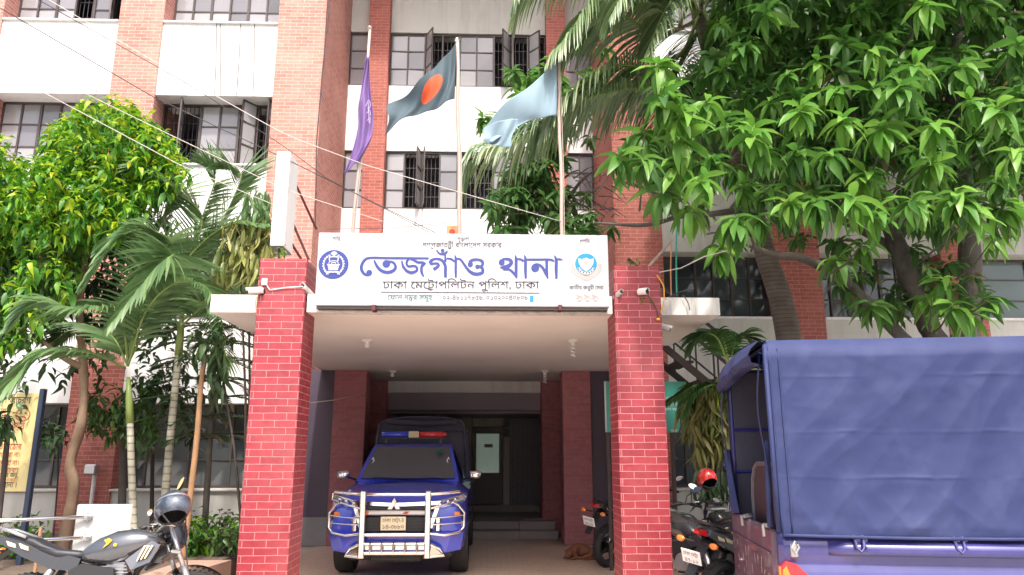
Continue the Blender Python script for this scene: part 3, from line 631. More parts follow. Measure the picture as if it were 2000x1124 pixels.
# police crest
cx, cz = sp(651.5, 517); k = 29*PXM
def cr(pts): return [(cx+x*k, cz+y*k) for x, y in pts]
em = MB(); ink(em, [disc(cx, cz, k, 40)], sf, .003, 0)
wl = []
for sgn in (-1, 1):
    for i in range(9):
        a = R(-62+i*15); px_, py_ = .68*math.cos(a)*sgn, .68*math.sin(a)
        for da, rr in ((.42, .17), (-.35, .15)):
            d = math.atan2(math.cos(a), -math.sin(a)*sgn)+da*sgn; L = rr
            ex, ey = px_+L*math.cos(d), py_+L*math.sin(d); nx_, ny_ = -math.sin(d)*.045, math.cos(d)*.045
            wl.append(cr([(px_, py_), ((px_+ex)/2+nx_, (py_+ey)/2+ny_), (ex, ey), ((px_+ex)/2-nx_, (py_+ey)/2-ny_)]))
    wl += stroke(cr([(.30*sgn, -.72), (.56*sgn, -.42), (.64*sgn, 0), (.54*sgn, .42), (.34*sgn, .62)]), [.03*k, .05*k, .05*k, .04*k, .02*k])
for i in range(9):                                             # water lily
    a = R(90-64+i*16); wl.append(cr([(.05*math.cos(a+1.57), .62+.05*math.sin(a+1.57)), (.22*math.cos(a), .62+.22*math.sin(a)), (.05*math.cos(a-1.57), .62+.05*math.sin(a-1.57))])); wl.append(cr([(.08*math.cos(a+.5), .66+.2*math.sin(a+.5)), (.27*math.cos(a), .62+.30*math.sin(a)), (.08*math.cos(a-.5), .66+.2*math.sin(a-.5))]))
wl += [cr([(-.44, .02), (.44, .02), (.36, -.12), (-.36, -.12)]), cr([(-.36, -.15), (.36, -.15), (.34, -.25), (-.34, -.25)]), cr([(-.33, -.28), (.33, -.28), (.31, -.40), (-.31, -.40)])]
wl += stroke(cr([(-.32, .05), (-.24, .2), (0, .25), (.24, .2), (.32, .05)]), [.05*k]*5)+stroke(cr([(-.15, .06), (-.08, .13), (.08, .13), (.15, .06)]), [.06*k]*4)
wl += stroke(cr([(-.27, .22), (-.29, .45), (-.2, .52), (.2, .52), (.29, .45), (.27, .22)]), [.07*k]*6)
wl += stroke(cr([(-.42, -.62), (-.2, -.52), (0, -.56), (.2, -.52), (.42, -.62)]), [.13*k]*5)+[cr([(-.45, -.52), (-.3, -.48), (-.3, -.62), (-.45, -.72)]), cr([(.45, -.52), (.3, -.48), (.3, -.62), (.45, -.72)])]
ink(em, wl, sf, .006, 1)
ink(em, stroke(cr([(-.16, -.57), (0, -.60), (.16, -.57)]), [.04*k]*3), sf, .008, 0)
em.build('police_crest', [M['blue_ink'], M['signwhite']], SB)
# emergency-service emblem
cx, cz = sp(1144.5, 516.5); k = 21.5*PXM; em = MB()
rb = stroke(cr([(-1.25, .05), (-1.15, -.55), (-.75, -.95), (-.3, -1.15)]), [.36*k, .42*k, .42*k, .4*k])+stroke(cr([(1.25, .05), (1.15, -.55), (.75, -.95), (.3, -1.15)]), [.36*k, .42*k, .42*k, .4*k])+stroke(cr([(-.5, -1.18), (0, -1.34), (.5, -1.18)]), [.4*k, .42*k, .4*k])
ink(em, rb, sf, .003, 2); ink(em, [disc(cx, cz, k*1.07, 36)], sf, .005, 1); ink(em, [disc(cx, cz, k, 36)], sf, .006, 0)
ink(em, [cr([(-.72, .55), (-.35, .45), (0, .62), (.35, .45), (.72, .55), (.66, .05), (.4, -.4), (0, -.72), (-.4, -.4), (-.66, .05)])], sf, .008, 1)
ink(em, [cr([(.36*(1 if i % 2 == 0 else .42)*math.cos(R(90+36*i)), .08+.4*(1 if i % 2 == 0 else .42)*math.sin(R(90+36*i))) for i in range(10)])], sf, .010, 2)
ink(em, stroke(cr([(-.72, -.38), (-.45, -.72), (0, -.88), (.45, -.72), (.72, -.38)]), [.24*k]*5), sf, .010, 1)
for i in range(7):
    a = R(215+i*18.3); c0 = (.84*math.cos(a), .84*math.sin(a)); ink(em, [cr([(c0[0]-.06, c0[1]-.06), (c0[0]+.07, c0[1]-.04), (c0[0]+.05, c0[1]+.07), (c0[0]-.05, c0[1]+.05)])], sf, .012, 3)
em.build('service_emblem', [M['cyan_ink'], M['signwhite'], M['pink_ink'], M['ink']], SB)
# ================================================================== plants
def leaf_shape(L, w, droop, fold=.18, n=4, tip=.5, wave=0):
    """one leaf along +X, midrib low (folded), curving down by droop"""
    vs = []; fs = []
    for i in range(n+1):
        t = i/n; ww = w*(math.sin(math.pi*min(1, t**tip*.98+.02)))**.8 if 0 < i < n else w*.06
        z = -droop*L*t*t; x = L*(t-.25*droop*t*t); wv = wave*math.sin(i*2.4)*w
        vs += [(x, -ww, z+fold*ww*2+wv), (x, 0, z), (x, ww, z+fold*ww*2-wv)]
    for i in range(n):
        a = i*3; fs += [(a, a+1, a+4, a+3), (a+1, a+2, a+5, a+4)]
    return np.array(vs), np.array(fs)
class Leaves:
    def __init__(s): s.V = []; s.Fc = []; s.Mi = []; s.n = 0
    def put(s, tpl, pos, rot, scale, mi=0):
        """tpl (verts, faces); pos (k,3); rot (k,3,3); scale (k,)"""
        v, f = tpl; k = len(pos)
        P = np.einsum('kij,nj->kni', rot, v)*np.asarray(scale)[:, None, None]+np.asarray(pos)[:, None, :]
        s.V.append(P.reshape(-1, 3)); s.Fc.append((f[None]+(np.arange(k)*len(v))[:, None, None]).reshape(-1, f.shape[1])+s.n); s.Mi.append(np.full(k*len(f), mi)); s.n += k*len(v)
    def build(s, name, mats, parent):
        V = np.concatenate(s.V)-np.array(OFF.get(parent.name, Vector())); Fc = np.concatenate(s.Fc); me = bpy.data.meshes.new(name)
        me.vertices.add(len(V)); me.vertices.foreach_set('co', V.ravel()); me.loops.add(Fc.size); me.loops.foreach_set('vertex_index', Fc.ravel().astype(np.int32))
        me.polygons.add(len(Fc)); me.polygons.foreach_set('loop_start', (np.arange(len(Fc))*Fc.shape[1]).astype(np.int32))
        for m in mats: me.materials.append(m)
        me.polygons.foreach_set('material_index', np.concatenate(s.Mi).astype(np.int32)); me.polygons.foreach_set('use_smooth', [True]*len(Fc)); me.update(); me.validate()
        o = bpy.data.objects.new(name, me); COL.objects.link(o); o.parent = parent; OFF[o.name] = OFF.get(parent.name, Vector()); return o
def frames(yaw, pitch, roll):
    """rotation matrices: X axis along heading yaw / pitch up"""
    cy, sy, cp, spp, cr_, sr = np.cos(yaw), np.sin(yaw), np.cos(pitch), np.sin(pitch), np.cos(roll), np.sin(roll)
    X = np.stack([cy*cp, sy*cp, spp], 1); Y0 = np.stack([-sy, cy, 0*cy], 1); Z0 = np.cross(X, Y0)
    Y = Y0*cr_[:, None]+Z0*sr[:, None]; Z = np.cross(X, Y); return np.stack([X, Y, Z], 2)
MANGO = [leaf_shape(1, .15, d, .22, 5, .8, .12) for d in (.25, .5, .8)]
def rosette(lv, c, size, mi, n=13, lean=None, pit=(.45, -1.15)):
    """whorl of long drooping leaves at a twig end"""
    k = n; yaw = np.arange(k)*2.4+rng.uniform(0, 6)+rng.normal(0, .25, k); t = np.arange(k)/k
    pitch = pit[0]+(pit[1]-pit[0])*t+rng.normal(0, .18, k); sc_ = size*(.7+.5*np.sin(math.pi*(t*.8+.15)))*rng.uniform(.85, 1.12, k)
    r = frames(yaw, pitch, rng.normal(0, .3, k)); p = np.tile(np.array(c, float), (k, 1))-np.array([0, 0, 1])*(t*size*.35)[:, None]
    if lean is not None: p = p+np.array(lean)*0
    a = rng.integers(0, 3, k)
    for q in range(3):
        s = a == q
        if s.any(): lv.put(MANGO[q], p[s], r[s], sc_[s], mi)
def frond(lv, mb, pts, L, n=42, hang=.5, w=.022, fwd=.5, mi=0, r0=.016, side_up=.15, start=.12, tilt=None, curl=.5, seg=5):
    """feather palm frond: stalk through pts, drooping leaflets both sides"""
    P = cat_rom(pts, n*2); N = len(P)
    mb.tube(P[::2], [r0*(1-.8*i/(len(P[::2])-1)) for i in range(len(P[::2]))], 6, 0)
    tpv = []
    for i in range(n):
        f = start+(1-start)*(i+.5)/n; q = f*(N-1); a = int(q); p = P[a].lerp(P[min(a+1, N-1)], q-a); t = (P[min(a+2, N-1)]-P[max(a-2, 0)]).normalized()
        s = t.cross(Vector((0, 0, 1)));
        if s.length < .15: s = t.cross(Vector((0, 1, 0)))
        s.normalize(); up = s.cross(t).normalized()
        if tilt is not None: s, up = s*math.cos(tilt)+up*math.sin(tilt), up*math.cos(tilt)-s*math.sin(tilt)
        ll = L*(math.sin(math.pi*min(1, .18+.78*f))**.7)*random.uniform(.9, 1.08)
        for sg in (-1, 1):
            d = (s*sg*(1-.25*f)+t*(fwd+.5*f*f)+up*(side_up+random.uniform(-.1, .1))).normalized()
            vs = []; pp = p+d*.01; dd = d.copy(); wv = (t*.8+up*.6).normalized()
            for k in range(seg+1):
                u = k/seg; ww = w*(1-u**2.2)*(.55+.45*min(1, u*5))+.0015
                wx = (wv-dd*wv.dot(dd)).normalized()*ww
                vs += [tuple(pp-wx), tuple(pp+wx)]
                dd = (dd+Vector((0, 0, -1))*(hang*(u*curl+.12))).normalized(); pp = pp+dd*(ll/seg)
            tpv.append(vs)
    V = np.array(tpv); m = V.shape[1]; fs = np.array([(k*2, k*2+1, k*2+3, k*2+2) for k in range(seg)])
    K = len(V); lv.V.append(V.reshape(-1, 3)); lv.Fc.append((fs[None]+(np.arange(K)*m)[:, None, None]).reshape(-1, 4)+lv.n); lv.Mi.append(np.full(K*seg, mi)); lv.n += K*m
def trunk(pts, rads, name, m, parent, n=10, rough=.06):
    P = cat_rom(pts, 8*(len(pts)-1)); rr = [np.interp(i/(len(P)-1)*(len(pts)-1), range(len(pts)), rads)*(1+rough*math.sin(i*2.3)*random.uniform(.3, 1)) for i in range(len(P))]
    b = MB(); b.tube(P, rr, n); return b.build(name, m, parent, smooth=True)
def WW(*t): return [W(x, y, Y) for x, y, Y in t]
def gz(p, z=0.0): return Vector((p.x, p.y, z))

# ---------- big mango tree on the right
base = W(1845, 880, 9.3); base.z = 0
T = thing('mango_tree', 'big mango tree with drooping bright green leaves above the blue truck', 'tree', tuple(base))
fork = W(1850, 705, 9.3)
tr = MB()
def limb(pts, r): 
    P = cat_rom(pts, 6*(len(pts)-1)); tr.tube(P, [np.interp(i/(len(P)-1)*(len(r)-1), range(len(r)), r)*(1+.07*math.sin(i*1.9)) for i in range(len(P))], 10)
limb([base, base+Vector((.02, 0, .9)), fork], [.30, .25, .23])
limb([fork]+WW((1893, 640, 9.25), (1893, 470, 9.3), (1885, 330, 9.6), (1860, 150, 9.8), (1900, -60, 9.8)), [.19, .145, .13, .11, .08, .05])
limb([fork]+WW((1820, 650, 9.2), (1787, 577, 9.1), (1750, 474, 8.9), (1700, 340, 9.2), (1640, 160, 9.4), (1600, -40, 9.4)), [.17, .13, .12, .11, .09, .06, .04])
limb(WW((1830, 720, 9.2), (1762, 659, 9.0), (1688, 585, 8.8), (1631, 536, 8.6), (1561, 503, 8.4), (1516, 499, 8.3), (1440, 470, 8.1)), [.10, .08, .07, .06, .05, .04, .02])
limb(WW((1765, 500, 9.0), (1640, 430, 9.0), (1480, 410, 8.8), (1330, 422, 8.4), (1282, 378, 8.2), (1200, 350, 8.0)), [.07, .05, .04, .035, .03, .015])
limb(WW((1330, 422, 8.4), (1260, 440, 8.3), (1165, 436, 8.2)), [.03, .025, .012])
limb(WW((1700, 340, 9.2), (1560, 230, 9.2), (1400, 180, 9.0)), [.07, .05, .02])
limb(WW((1885, 330, 9.6), (1960, 230, 9.4), (2050, 150, 9.0)), [.07, .05, .03])
limb(WW((1750, 474, 8.9), (1850, 350, 9.2), (1960, 330, 9.4)), [.05, .04, .02])
tr.build('trunk', M['bark_dark'], T, smooth=True)
lv = Leaves()
front = [(1810,10),(1696,107),(1753,178),(1640,178),(1557,214),(1650,242),(1725,256),(1828,249),(1899,199),(1949,220),(1550,302),(1693,342),(1817,317),(1949,349),(1469,256),(1860,384),(1780,397),(1867,139),(1781,135),(1590,388),
 (1285,135),(1313,178),(1302,199),(1327,228),(1260,263),(1334,270),(1256,313),(1320,327),(1203,306),(1395,313),(1427,256),(1470,260),(1487,306),(1352,413),(1434,429),(1410,495),(1480,433),(1594,400),(1635,515),(1672,392),(1787,405),(1869,400),(1893,421),(1705,421),(1684,478),(1700,600),(1819,585),(1897,610),(1938,470),(1960,400),(1985,90),(1990,180),(1860,600),(1840,545),(1930,590),(1300,380),(1370,350),(1540,400),(1500,370),(1620,300),(1380,200),(1600,120),(1980,300)]
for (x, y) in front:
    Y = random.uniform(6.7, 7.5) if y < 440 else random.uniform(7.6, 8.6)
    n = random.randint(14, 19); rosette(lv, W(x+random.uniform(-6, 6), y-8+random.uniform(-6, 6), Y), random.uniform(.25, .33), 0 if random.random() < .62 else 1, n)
def inside(x, y, poly):
    r = False; j = len(poly)-1
    for i in range(len(poly)):
        if (poly[i][1] > y) != (poly[j][1] > y) and x < (poly[j][0]-poly[i][0])*(y-poly[i][1])/(poly[j][1]-poly[i][1])+poly[i][0]: r = not r
        j = i
    return r
crown = [(1430, -520), (1395, 40), (1375, 125), (1290, 170), (1280, 260), (1210, 290), (1215, 360), (1340, 410), (1430, 440), (1560, 420), (1620, 400), (1700, 450), (1800, 440), (1860, 420), (2020, 440), (2200, 450), (2250, -520)]
cnt = 0
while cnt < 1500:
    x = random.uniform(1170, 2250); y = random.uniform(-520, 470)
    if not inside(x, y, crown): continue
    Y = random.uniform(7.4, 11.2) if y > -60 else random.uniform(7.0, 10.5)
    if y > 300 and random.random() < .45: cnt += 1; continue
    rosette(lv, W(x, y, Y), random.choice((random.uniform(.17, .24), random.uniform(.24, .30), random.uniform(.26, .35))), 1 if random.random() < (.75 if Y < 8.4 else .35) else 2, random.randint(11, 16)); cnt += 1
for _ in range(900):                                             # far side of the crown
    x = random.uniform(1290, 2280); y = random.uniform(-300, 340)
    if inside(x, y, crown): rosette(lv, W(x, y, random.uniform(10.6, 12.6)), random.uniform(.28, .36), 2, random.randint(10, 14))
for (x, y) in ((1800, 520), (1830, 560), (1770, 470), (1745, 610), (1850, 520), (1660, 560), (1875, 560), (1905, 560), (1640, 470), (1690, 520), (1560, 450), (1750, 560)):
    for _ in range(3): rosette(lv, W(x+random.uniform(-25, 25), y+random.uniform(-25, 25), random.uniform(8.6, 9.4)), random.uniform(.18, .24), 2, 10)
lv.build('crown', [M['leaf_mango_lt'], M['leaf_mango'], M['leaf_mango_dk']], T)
tw = MB()
for (x, y) in front[::2]:
    p = W(x, y, 7.2); q = p+Vector((random.uniform(-.15, .3), random.uniform(.5, .9), random.uniform(-.35, .05))); tw.tube([p, (p+q)/2+Vector((0, 0, -.05)), q], [.006, .01, .015], 5)
tw.build('twigs', M['bark_dark'], T)

# ---------- slender mango tree standing on the porch side, behind the flag poles
b0 = W(1090, 600, 13.0); b0.z = 3.3
T = thing('young_mango_tree', 'smaller dark mango tree behind the pale blue flag with bare twigs', 'tree', (b0.x, b0.y, 3.325))
tr = MB()
for pts in ([b0]+WW((1085, 430, 13), (1060, 330, 13.1), (1040, 220, 13.2), (1035, 150, 13.2)), WW((1085, 430, 13), (1130, 360, 13), (1165, 330, 13.1)), WW((1075, 400, 13), (1010, 400, 12.9), (980, 370, 12.9))):
    P = cat_rom(pts, 12); tr.tube(P, [.05-.035*i/12 for i in range(13)], 7)
for _ in range(46):
    p = W(random.uniform(1090, 1195), random.uniform(330, 455), random.uniform(12.2, 13)); q = p+Vector((random.uniform(-.5, .5), random.uniform(-.1, .2), random.uniform(-.35, .35))); tr.tube([p, (p+q)/2+Vector((0, 0, .05)), q], [.014, .01, .004], 5)
tr.build('trunk', M['wood_twig'], T)
lv = Leaves()
for (x, y, rx, ry, k) in ((1030, 160, 45, 40, 16), (975, 235, 40, 22, 10), (1000, 390, 30, 55, 26), (1050, 330, 60, 60, 34), (1055, 410, 75, 50, 34), (1120, 440, 50, 16, 12), (1090, 150, 30, 60, 12), (1130, 190, 22, 40, 8), (1060, 250, 50, 40, 18), (1000, 445, 25, 14, 6), (1150, 60, 25, 60, 10)):
    for _ in range(k): rosette(lv, W(x+random.gauss(0, rx*.6), y+random.gauss(0, ry*.6), random.uniform(12.0, 13.3)), random.uniform(.22, .30), 1 if y > 300 else 0, 11)
lv.build('crown', [M['leaf_mango'], M['leaf_mango_dk']], T)

# ---------- coconut palm, trunk leaning left behind the mango
b0 = W(1558, 800, 10.4); b0.z = 0
T = thing('coconut_palm', 'coconut palm with a leaning grey trunk and long pale fronds hanging before the windows', 'palm tree', tuple(b0))
crn = W(1360, 10, 10.2)
trunk([b0, W(1540, 660, 10.4), W(1490, 480, 10.3), W(1430, 260, 10.2), crn], [.21, .175, .145, .13, .11], 'trunk', M['coco_ring'], T, 12, .02)
lv = Leaves(); st = MB()
CF = [([(1345, 190, 10.0), (1285, 172, 9.9), (1200, 178, 9.8), (1100, 210, 9.8), (1010, 275, 9.9), (935, 300, 9.9), (900, 380, 9.9)], .95, 60, .95, 0),
      ([(1360, 40, 10.1), (1290, 70, 9.6), (1225, 35, 9.2), (1160, 8, 9.0), (1110, 70, 8.9), (1075, 120, 8.9)], .95, 52, 1.0, 0),
      ([(1360, 20, 10.1), (1330, -70, 9.6), (1230, -110, 9.2), (1120, -90, 9.0), (1040, -40, 8.9), (1005, 20, 8.9)], 1.0, 56, 1.0, 0),
      ([(1365, 30, 10.1), (1310, -20, 9.8), (1230, -20, 9.6), (1140, 40, 9.5), (1090, 120, 9.5)], .95, 46, 1.0, 0),
      ([(1370, 10, 10.1), (1390, -90, 9.6), (1350, -110, 9.2), (1270, -60, 8.9), (1210, 30, 8.8)], 1.0, 46, 1.0, 0),
      ([(1365, 60, 10.1), (1300, 130, 9.6), (1200, 130, 9.4), (1110, 190, 9.3), (1060, 270, 9.3)], .9, 48, .95, 0),
      ([(1370, 0, 10.1), (1380, -60, 9.4), (1345, -40, 8.9), (1300, 20, 8.7), (1260, 110, 8.6)], .9, 46, .85, 0),
      ([(1365, 60, 10.1), (1310, 150, 9.9), (1240, 160, 9.9), (1160, 175, 10.0), (1075, 235, 10.1), (1040, 290, 10.1)], .85, 46, .9, 1),
      ([(1360, 20, 10.1), (1340, -130, 10.2), (1250, -190, 10.4), (1160, -150, 10.6), (1100, -70, 10.7)], 1.0, 48, 1.0, 0),
      ([(1370, 10, 10.2), (1450, -90, 10.4), (1560, -80, 10.6), (1640, 20, 10.7)], 1.0, 44, 1.0, 0),
      ([(1370, 40, 10.2), (1400, 140, 9.9), (1390, 240, 9.7), (1370, 330, 9.6)], .8, 40, .7, 1),
      ([(1370, 0, 10.2), (1400, -160, 9.6), (1440, -250, 9.0), (1480, -250, 8.0)], 1.0, 40, .9, 0),
      ([(1365, 30, 10.1), (1330, 120, 9.8), (1290, 230, 9.6), (1270, 320, 9.5)], .8, 40, .7, 1),
      ([(1360, 20, 10.2), (1310, -40, 9.0), (1270, -60, 8.6), (1230, -30, 8.3), (1190, 40, 8.2)], .85, 44, .95, 0)]
for pts, L, n, hg, mi in CF: frond(lv, st, WW(*pts), L*1.15, int(n*1.6), hg, .018, .25, mi, .03, .1, .1, None, .6)
for hx, hy in ((1345, 5), (1375, 20)): st.tube(WW((1360, 30, 10.1), (hx, hy, 10), (hx+(-20 if hx < 1360 else 20), hy+50, 9.9)), [.04, .03, .02], 6)
st.build('frond_stalks', M['petiole'], T, smooth=True); lv.build('fronds', [M['leaf_coco'], M['leaf_palm']], T)

# ---------- yellow-green tree on the left
b0 = W(122, 1060, 10.3); b0.z = .30
T = thing('lime_green_tree', 'bushy tree with yellow tipped lime green leaves and a bent tan trunk', 'tree', tuple(b0))
tr = MB()
P = cat_rom([b0-Vector((0, 0, .05))]+WW((143, 960, 10.3), (137, 905, 10.3), (160, 820, 10.3), (163, 720, 10.3), (155, 600, 10.3), (170, 480, 10.3), (190, 330, 10.2)), 40); tr.tube(P, [.080-.045*i/40+.006*math.sin(i*.9) for i in range(41)], 10)
for pts in (WW((155, 600, 10.3), (80, 500, 10.0), (20, 420, 9.8)), WW((165, 500, 10.3), (250, 400, 10.2), (310, 320, 10.1)), WW((163, 720, 10.3), (110, 690, 10.1), (60, 640, 10)), WW((160, 560, 10.3), (200, 470, 9.8), (215, 380, 9.6))):
    P = cat_rom(pts, 10); tr.tube(P, [.05-.035*i/10 for i in range(11)], 7)
tr.build('trunk', M['bark_brown'], T, smooth=True)
SMALL = [leaf_shape(1, .19, d, .2, 4, .66, .06) for d in (.25, .55, .9)]
def sprig(lv, c, size, mi, n, up=.6, out=None):
    k = n; yaw = np.arange(k)*2.4+rng.uniform(0, 6); t = np.arange(k)/k
    pitch = up-t*1.5+rng.normal(0, .25, k); sc_ = size*(.65+.5*t)*rng.uniform(.8, 1.15, k); p = np.tile(np.array(c, float), (k, 1))-np.outer(t, [0, 0, size*1.1])+rng.normal(0, size*.25, (k, 3)); r = frames(yaw, pitch, rng.normal(0, .4, k)); a = rng.integers(0, 3, k)
    for q in range(3):
        s = a == q
        if s.any(): lv.put(SMALL[q], p[s], r[s], sc_[s], mi)
crown = [(-140, 240), (-40, 205), (60, 330), (95, 250), (150, 215), (200, 185), (260, 200), (320, 250), (372, 320), (350, 350), (290, 380), (260, 430), (215, 450), (160, 500), (150, 570), (110, 620), (60, 640), (10, 660), (-140, 660)]
lv = Leaves(); cnt = 0
while cnt < 1900:
    x = random.uniform(-140, 380); y = random.uniform(180, 720)
    if not inside(x, y, crown): continue
    if 0 < x < 100 and y < 290 and random.random() < .8: continue
    fr_ = random.random(); Y = 9.2+1.9*fr_+(.0 if y < 450 else .3); c = W(x, y+6, Y)
    yl = random.random() < (.8 if fr_ < .5 else .4) and y < 540
    if y > 480 and random.random() < .25: cnt += 1; continue
    sprig(lv, c, random.uniform(.13, .18), 1 if y < 450 or random.random() < .35 else 3, random.randint(8, 13), .4)
    if yl and y < 470+random.gauss(0, 40): sprig(lv, c+Vector((random.uniform(-.04, .04), -.06, .07)), random.uniform(.11, .16), 0, random.randint(4, 8), .75)
    cnt += 1
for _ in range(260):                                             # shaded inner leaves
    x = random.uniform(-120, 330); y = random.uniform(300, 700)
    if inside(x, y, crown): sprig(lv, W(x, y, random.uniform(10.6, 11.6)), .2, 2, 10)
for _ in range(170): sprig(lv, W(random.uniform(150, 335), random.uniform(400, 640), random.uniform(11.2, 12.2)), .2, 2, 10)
for (x, y) in ((55, 545), (30, 600), (75, 600), (60, 500), (110, 520), (130, 560), (10, 650), (25, 550)):
    sprig(lv, W(x, y, 9.0), .19, 1, 12, .2); sprig(lv, W(x, y-8, 8.95), .16, 0, 4, .7)
lv.build('crown', [M['leaf_yellow'], M['leaf_yg'], M['leaf_dark'], M['leaf_mid']], T)

# ---------- ringed palms on the left
def palm(name, label, b0, tp, r, shaft_m, fr, n, lm=0, shaft=.55):
    T = thing(name, label, 'palm tree', tuple(b0), group='ringed palms in the planted bed')
    mid = (b0+tp)/2+Vector((random.uniform(-.03, .03), 0, 0))
    trunk([b0-Vector((0, 0, .05)), mid, tp], [r*1.15, r, r*.9], 'trunk', M['palm_ring'], T, 12, .02)
    s = MB(); d = (tp-b0).normalized(); P = [tp-d*.03, tp+d*shaft*.5, tp+d*shaft]; s.tube(P, [r*1.05, r*.95, r*.5], 12); s.build('crown_shaft', M['petiole'], T, smooth=True)
    lv = Leaves(); st = MB()
    for pts, L, k, hg, tilt in fr: frond(lv, st, WW(*pts), L*1.35, int(k*1.2), hg*.8, .023, .55, 0, .016, .12, .10, tilt, .5)
    st.build('frond_stalks', M['petiole'], T, smooth=True); lv.build('fronds', [M['leaf_palm'], M['leaf_palm_dk']], T)
    return T
bA = W(272, 1040, 9.6); bA.z = .3
palm('areca_palm', 'palm with pale ringed trunk and green shaft, nearer of the two ringed palms', bA, W(254, 822, 9.6), .044, None, [
    ([(250, 715, 9.6), (285, 610, 9.3), (340, 555, 9.1), (400, 560, 8.9), (425, 610, 8.8)], .40, 40, .45, None),
    ([(250, 710, 9.6), (235, 610, 9.3), (190, 600, 9.0), (140, 605, 8.8), (70, 590, 8.6), (15, 640, 8.5)], .42, 44, .5, None),
    ([(252, 700, 9.6), (290, 560, 9.2), (340, 500, 8.8), (300, 530, 8.6), (215, 640, 8.4)], .5, 44, .45, .3),
    ([(250, 700, 9.6), (300, 520, 9.5), (330, 470, 9.3), (280, 450, 9.1), (225, 470, 8.9), (160, 560, 8.8)], .45, 46, .4, None),
    ([(255, 700, 9.6), (330, 560, 9.5), (390, 480, 9.4), (450, 440, 9.3), (520, 440, 9.2)], .5, 44, .35, -.3),
    ([(250, 700, 9.6), (300, 480, 9.8), (330, 380, 9.8), (300, 330, 9.6), (260, 335, 9.5)], .55, 44, .3, None),
    ([(245, 720, 9.6), (180, 690, 9.2), (90, 690, 8.9), (30, 740, 8.7), (-10, 800, 8.6)], .42, 40, .55, None),
    ([(250, 715, 9.6), (215, 655, 9.9), (150, 640, 10.1), (100, 670, 10.2)], .38, 34, .5, None)], 8)
bB = W(318, 1035, 10.2); bB.z = .3
palm('areca_palm', 'thinner whitish ringed palm just right of the nearer one, leaning slightly right', bB, W(349, 690, 10.2), .050, None, [
    ([(352, 630, 10.2), (360, 540, 10.0), (395, 430, 9.9), (350, 380, 9.7), (290, 345, 9.6)], .55, 46, .25, .2),
    ([(352, 630, 10.2), (400, 500, 10.2), (450, 400, 10.2), (470, 340, 10.1), (430, 320, 10)], .6, 44, .2, -.2),
    ([(352, 630, 10.2), (430, 560, 10.0), (480, 500, 9.8), (520, 470, 9.7)], .5, 38, .4, None),
    ([(352, 640, 10.2), (400, 600, 9.9), (430, 620, 9.7), (440, 680, 9.6), (430, 730, 9.5)], .4, 34, .6, None),
    ([(350, 640, 10.2), (320, 580, 9.9), (290, 570, 9.7), (260, 620, 9.6)], .38, 30, .6, None),
    ([(352, 620, 10.2), (380, 470, 10.4), (420, 350, 10.5), (400, 320, 10.4)], .55, 40, .2, .6),
    ([(352, 630, 10.2), (385, 560, 10.5), (440, 540, 10.6), (480, 590, 10.6)], .4, 34, .55, None)], 7)
# ---------- plain trunks and shrubs behind them
def stem_tree(name, label, cat, b0, pts, rads, m, crowns, lmats, size, n, fn=sprig, up=.4):
    T = thing(name, label, cat, tuple(b0)); trunk([b0-Vector((0, 0, .05))]+pts, rads, 'trunk', m, T, 8, .05)
    lv = Leaves()
    for (x, y, Y, rx, ry, k, mi) in crowns:
        for _ in range(k): fn(lv, W(x+random.gauss(0, rx*.5), y+random.gauss(0, ry*.5), Y+random.uniform(-.35, .35)), random.uniform(.8, 1.2)*size, mi, n)
    lv.build('crown', lmats, T); return T
b0 = W(357, 1085, 9.4); b0.z = .3
stem_tree('slender_tree', 'thin orange brown trunk right of the ringed palms with a few dark leaves', 'tree', b0, WW((382, 880, 9.4), (392, 760, 9.4), (400, 690, 9.4)), [.040, .036, .032, .025], M['bark_orange'], [(400, 660, 9.5, 40, 30, 14, 0)], [M['leaf_dark']], .16, 9)
b0 = W(240, 1040, 11.2); b0.z = .3
stem_tree('shrub_tree', 'broad leaved shrub with mid green leaves in front of the brick pier', 'shrub', b0, WW((240, 900, 11.2), (238, 800, 11.2)), [.06, .055, .04], M['bark_dark'], [(220, 780, 11, 60, 50, 36, 0), (300, 750, 11, 60, 40, 20, 1), (360, 780, 11.2, 50, 40, 14, 1), (285, 810, 11.1, 50, 26, 14, 0)], [M['leaf_mid'], M['leaf_dark']], .17, 10)
b0 = W(300, 1030, 11.6); b0.z = .3
stem_tree('forked_shrub', 'thin forked stems with few dark leaves before the ground floor window', 'shrub', b0, WW((298, 900, 11.6), (302, 800, 11.6)), [.035, .03, .015], M['wood_twig'], [(320, 700, 11.6, 60, 50, 12, 0), (130, 700, 10.8, 90, 30, 10, 0)], [M['leaf_dark']], .16, 9)
b0 = W(112, 1000, 11.0); b0.z = .3
stem_tree('leafy_sapling', 'thin sapling with dark drooping leaves beside the yellow board post', 'shrub', b0, WW((113, 930, 11), (110, 850, 11), (105, 830, 11)), [.012, .012, .01, .006], M['wood_twig'], [(105, 835, 10.8, 36, 22, 14, 0)], [M['leaf_dark']], .15, 8)
b0 = W(18, 900, 9.0); b0.z = .3
stem_tree('dark_leaf_shrub', 'dark green round leaved shrub over the left end of the yellow board', 'shrub', b0, WW((15, 850, 9.0), (12, 810, 9.0)), [.03, .03, .02], M['wood_twig'], [(-6, 822, 8.9, 34, 16, 22, 0), (-10, 700, 9.6, 60, 60, 20, 0)], [M['leaf_dark']], .15, 9)
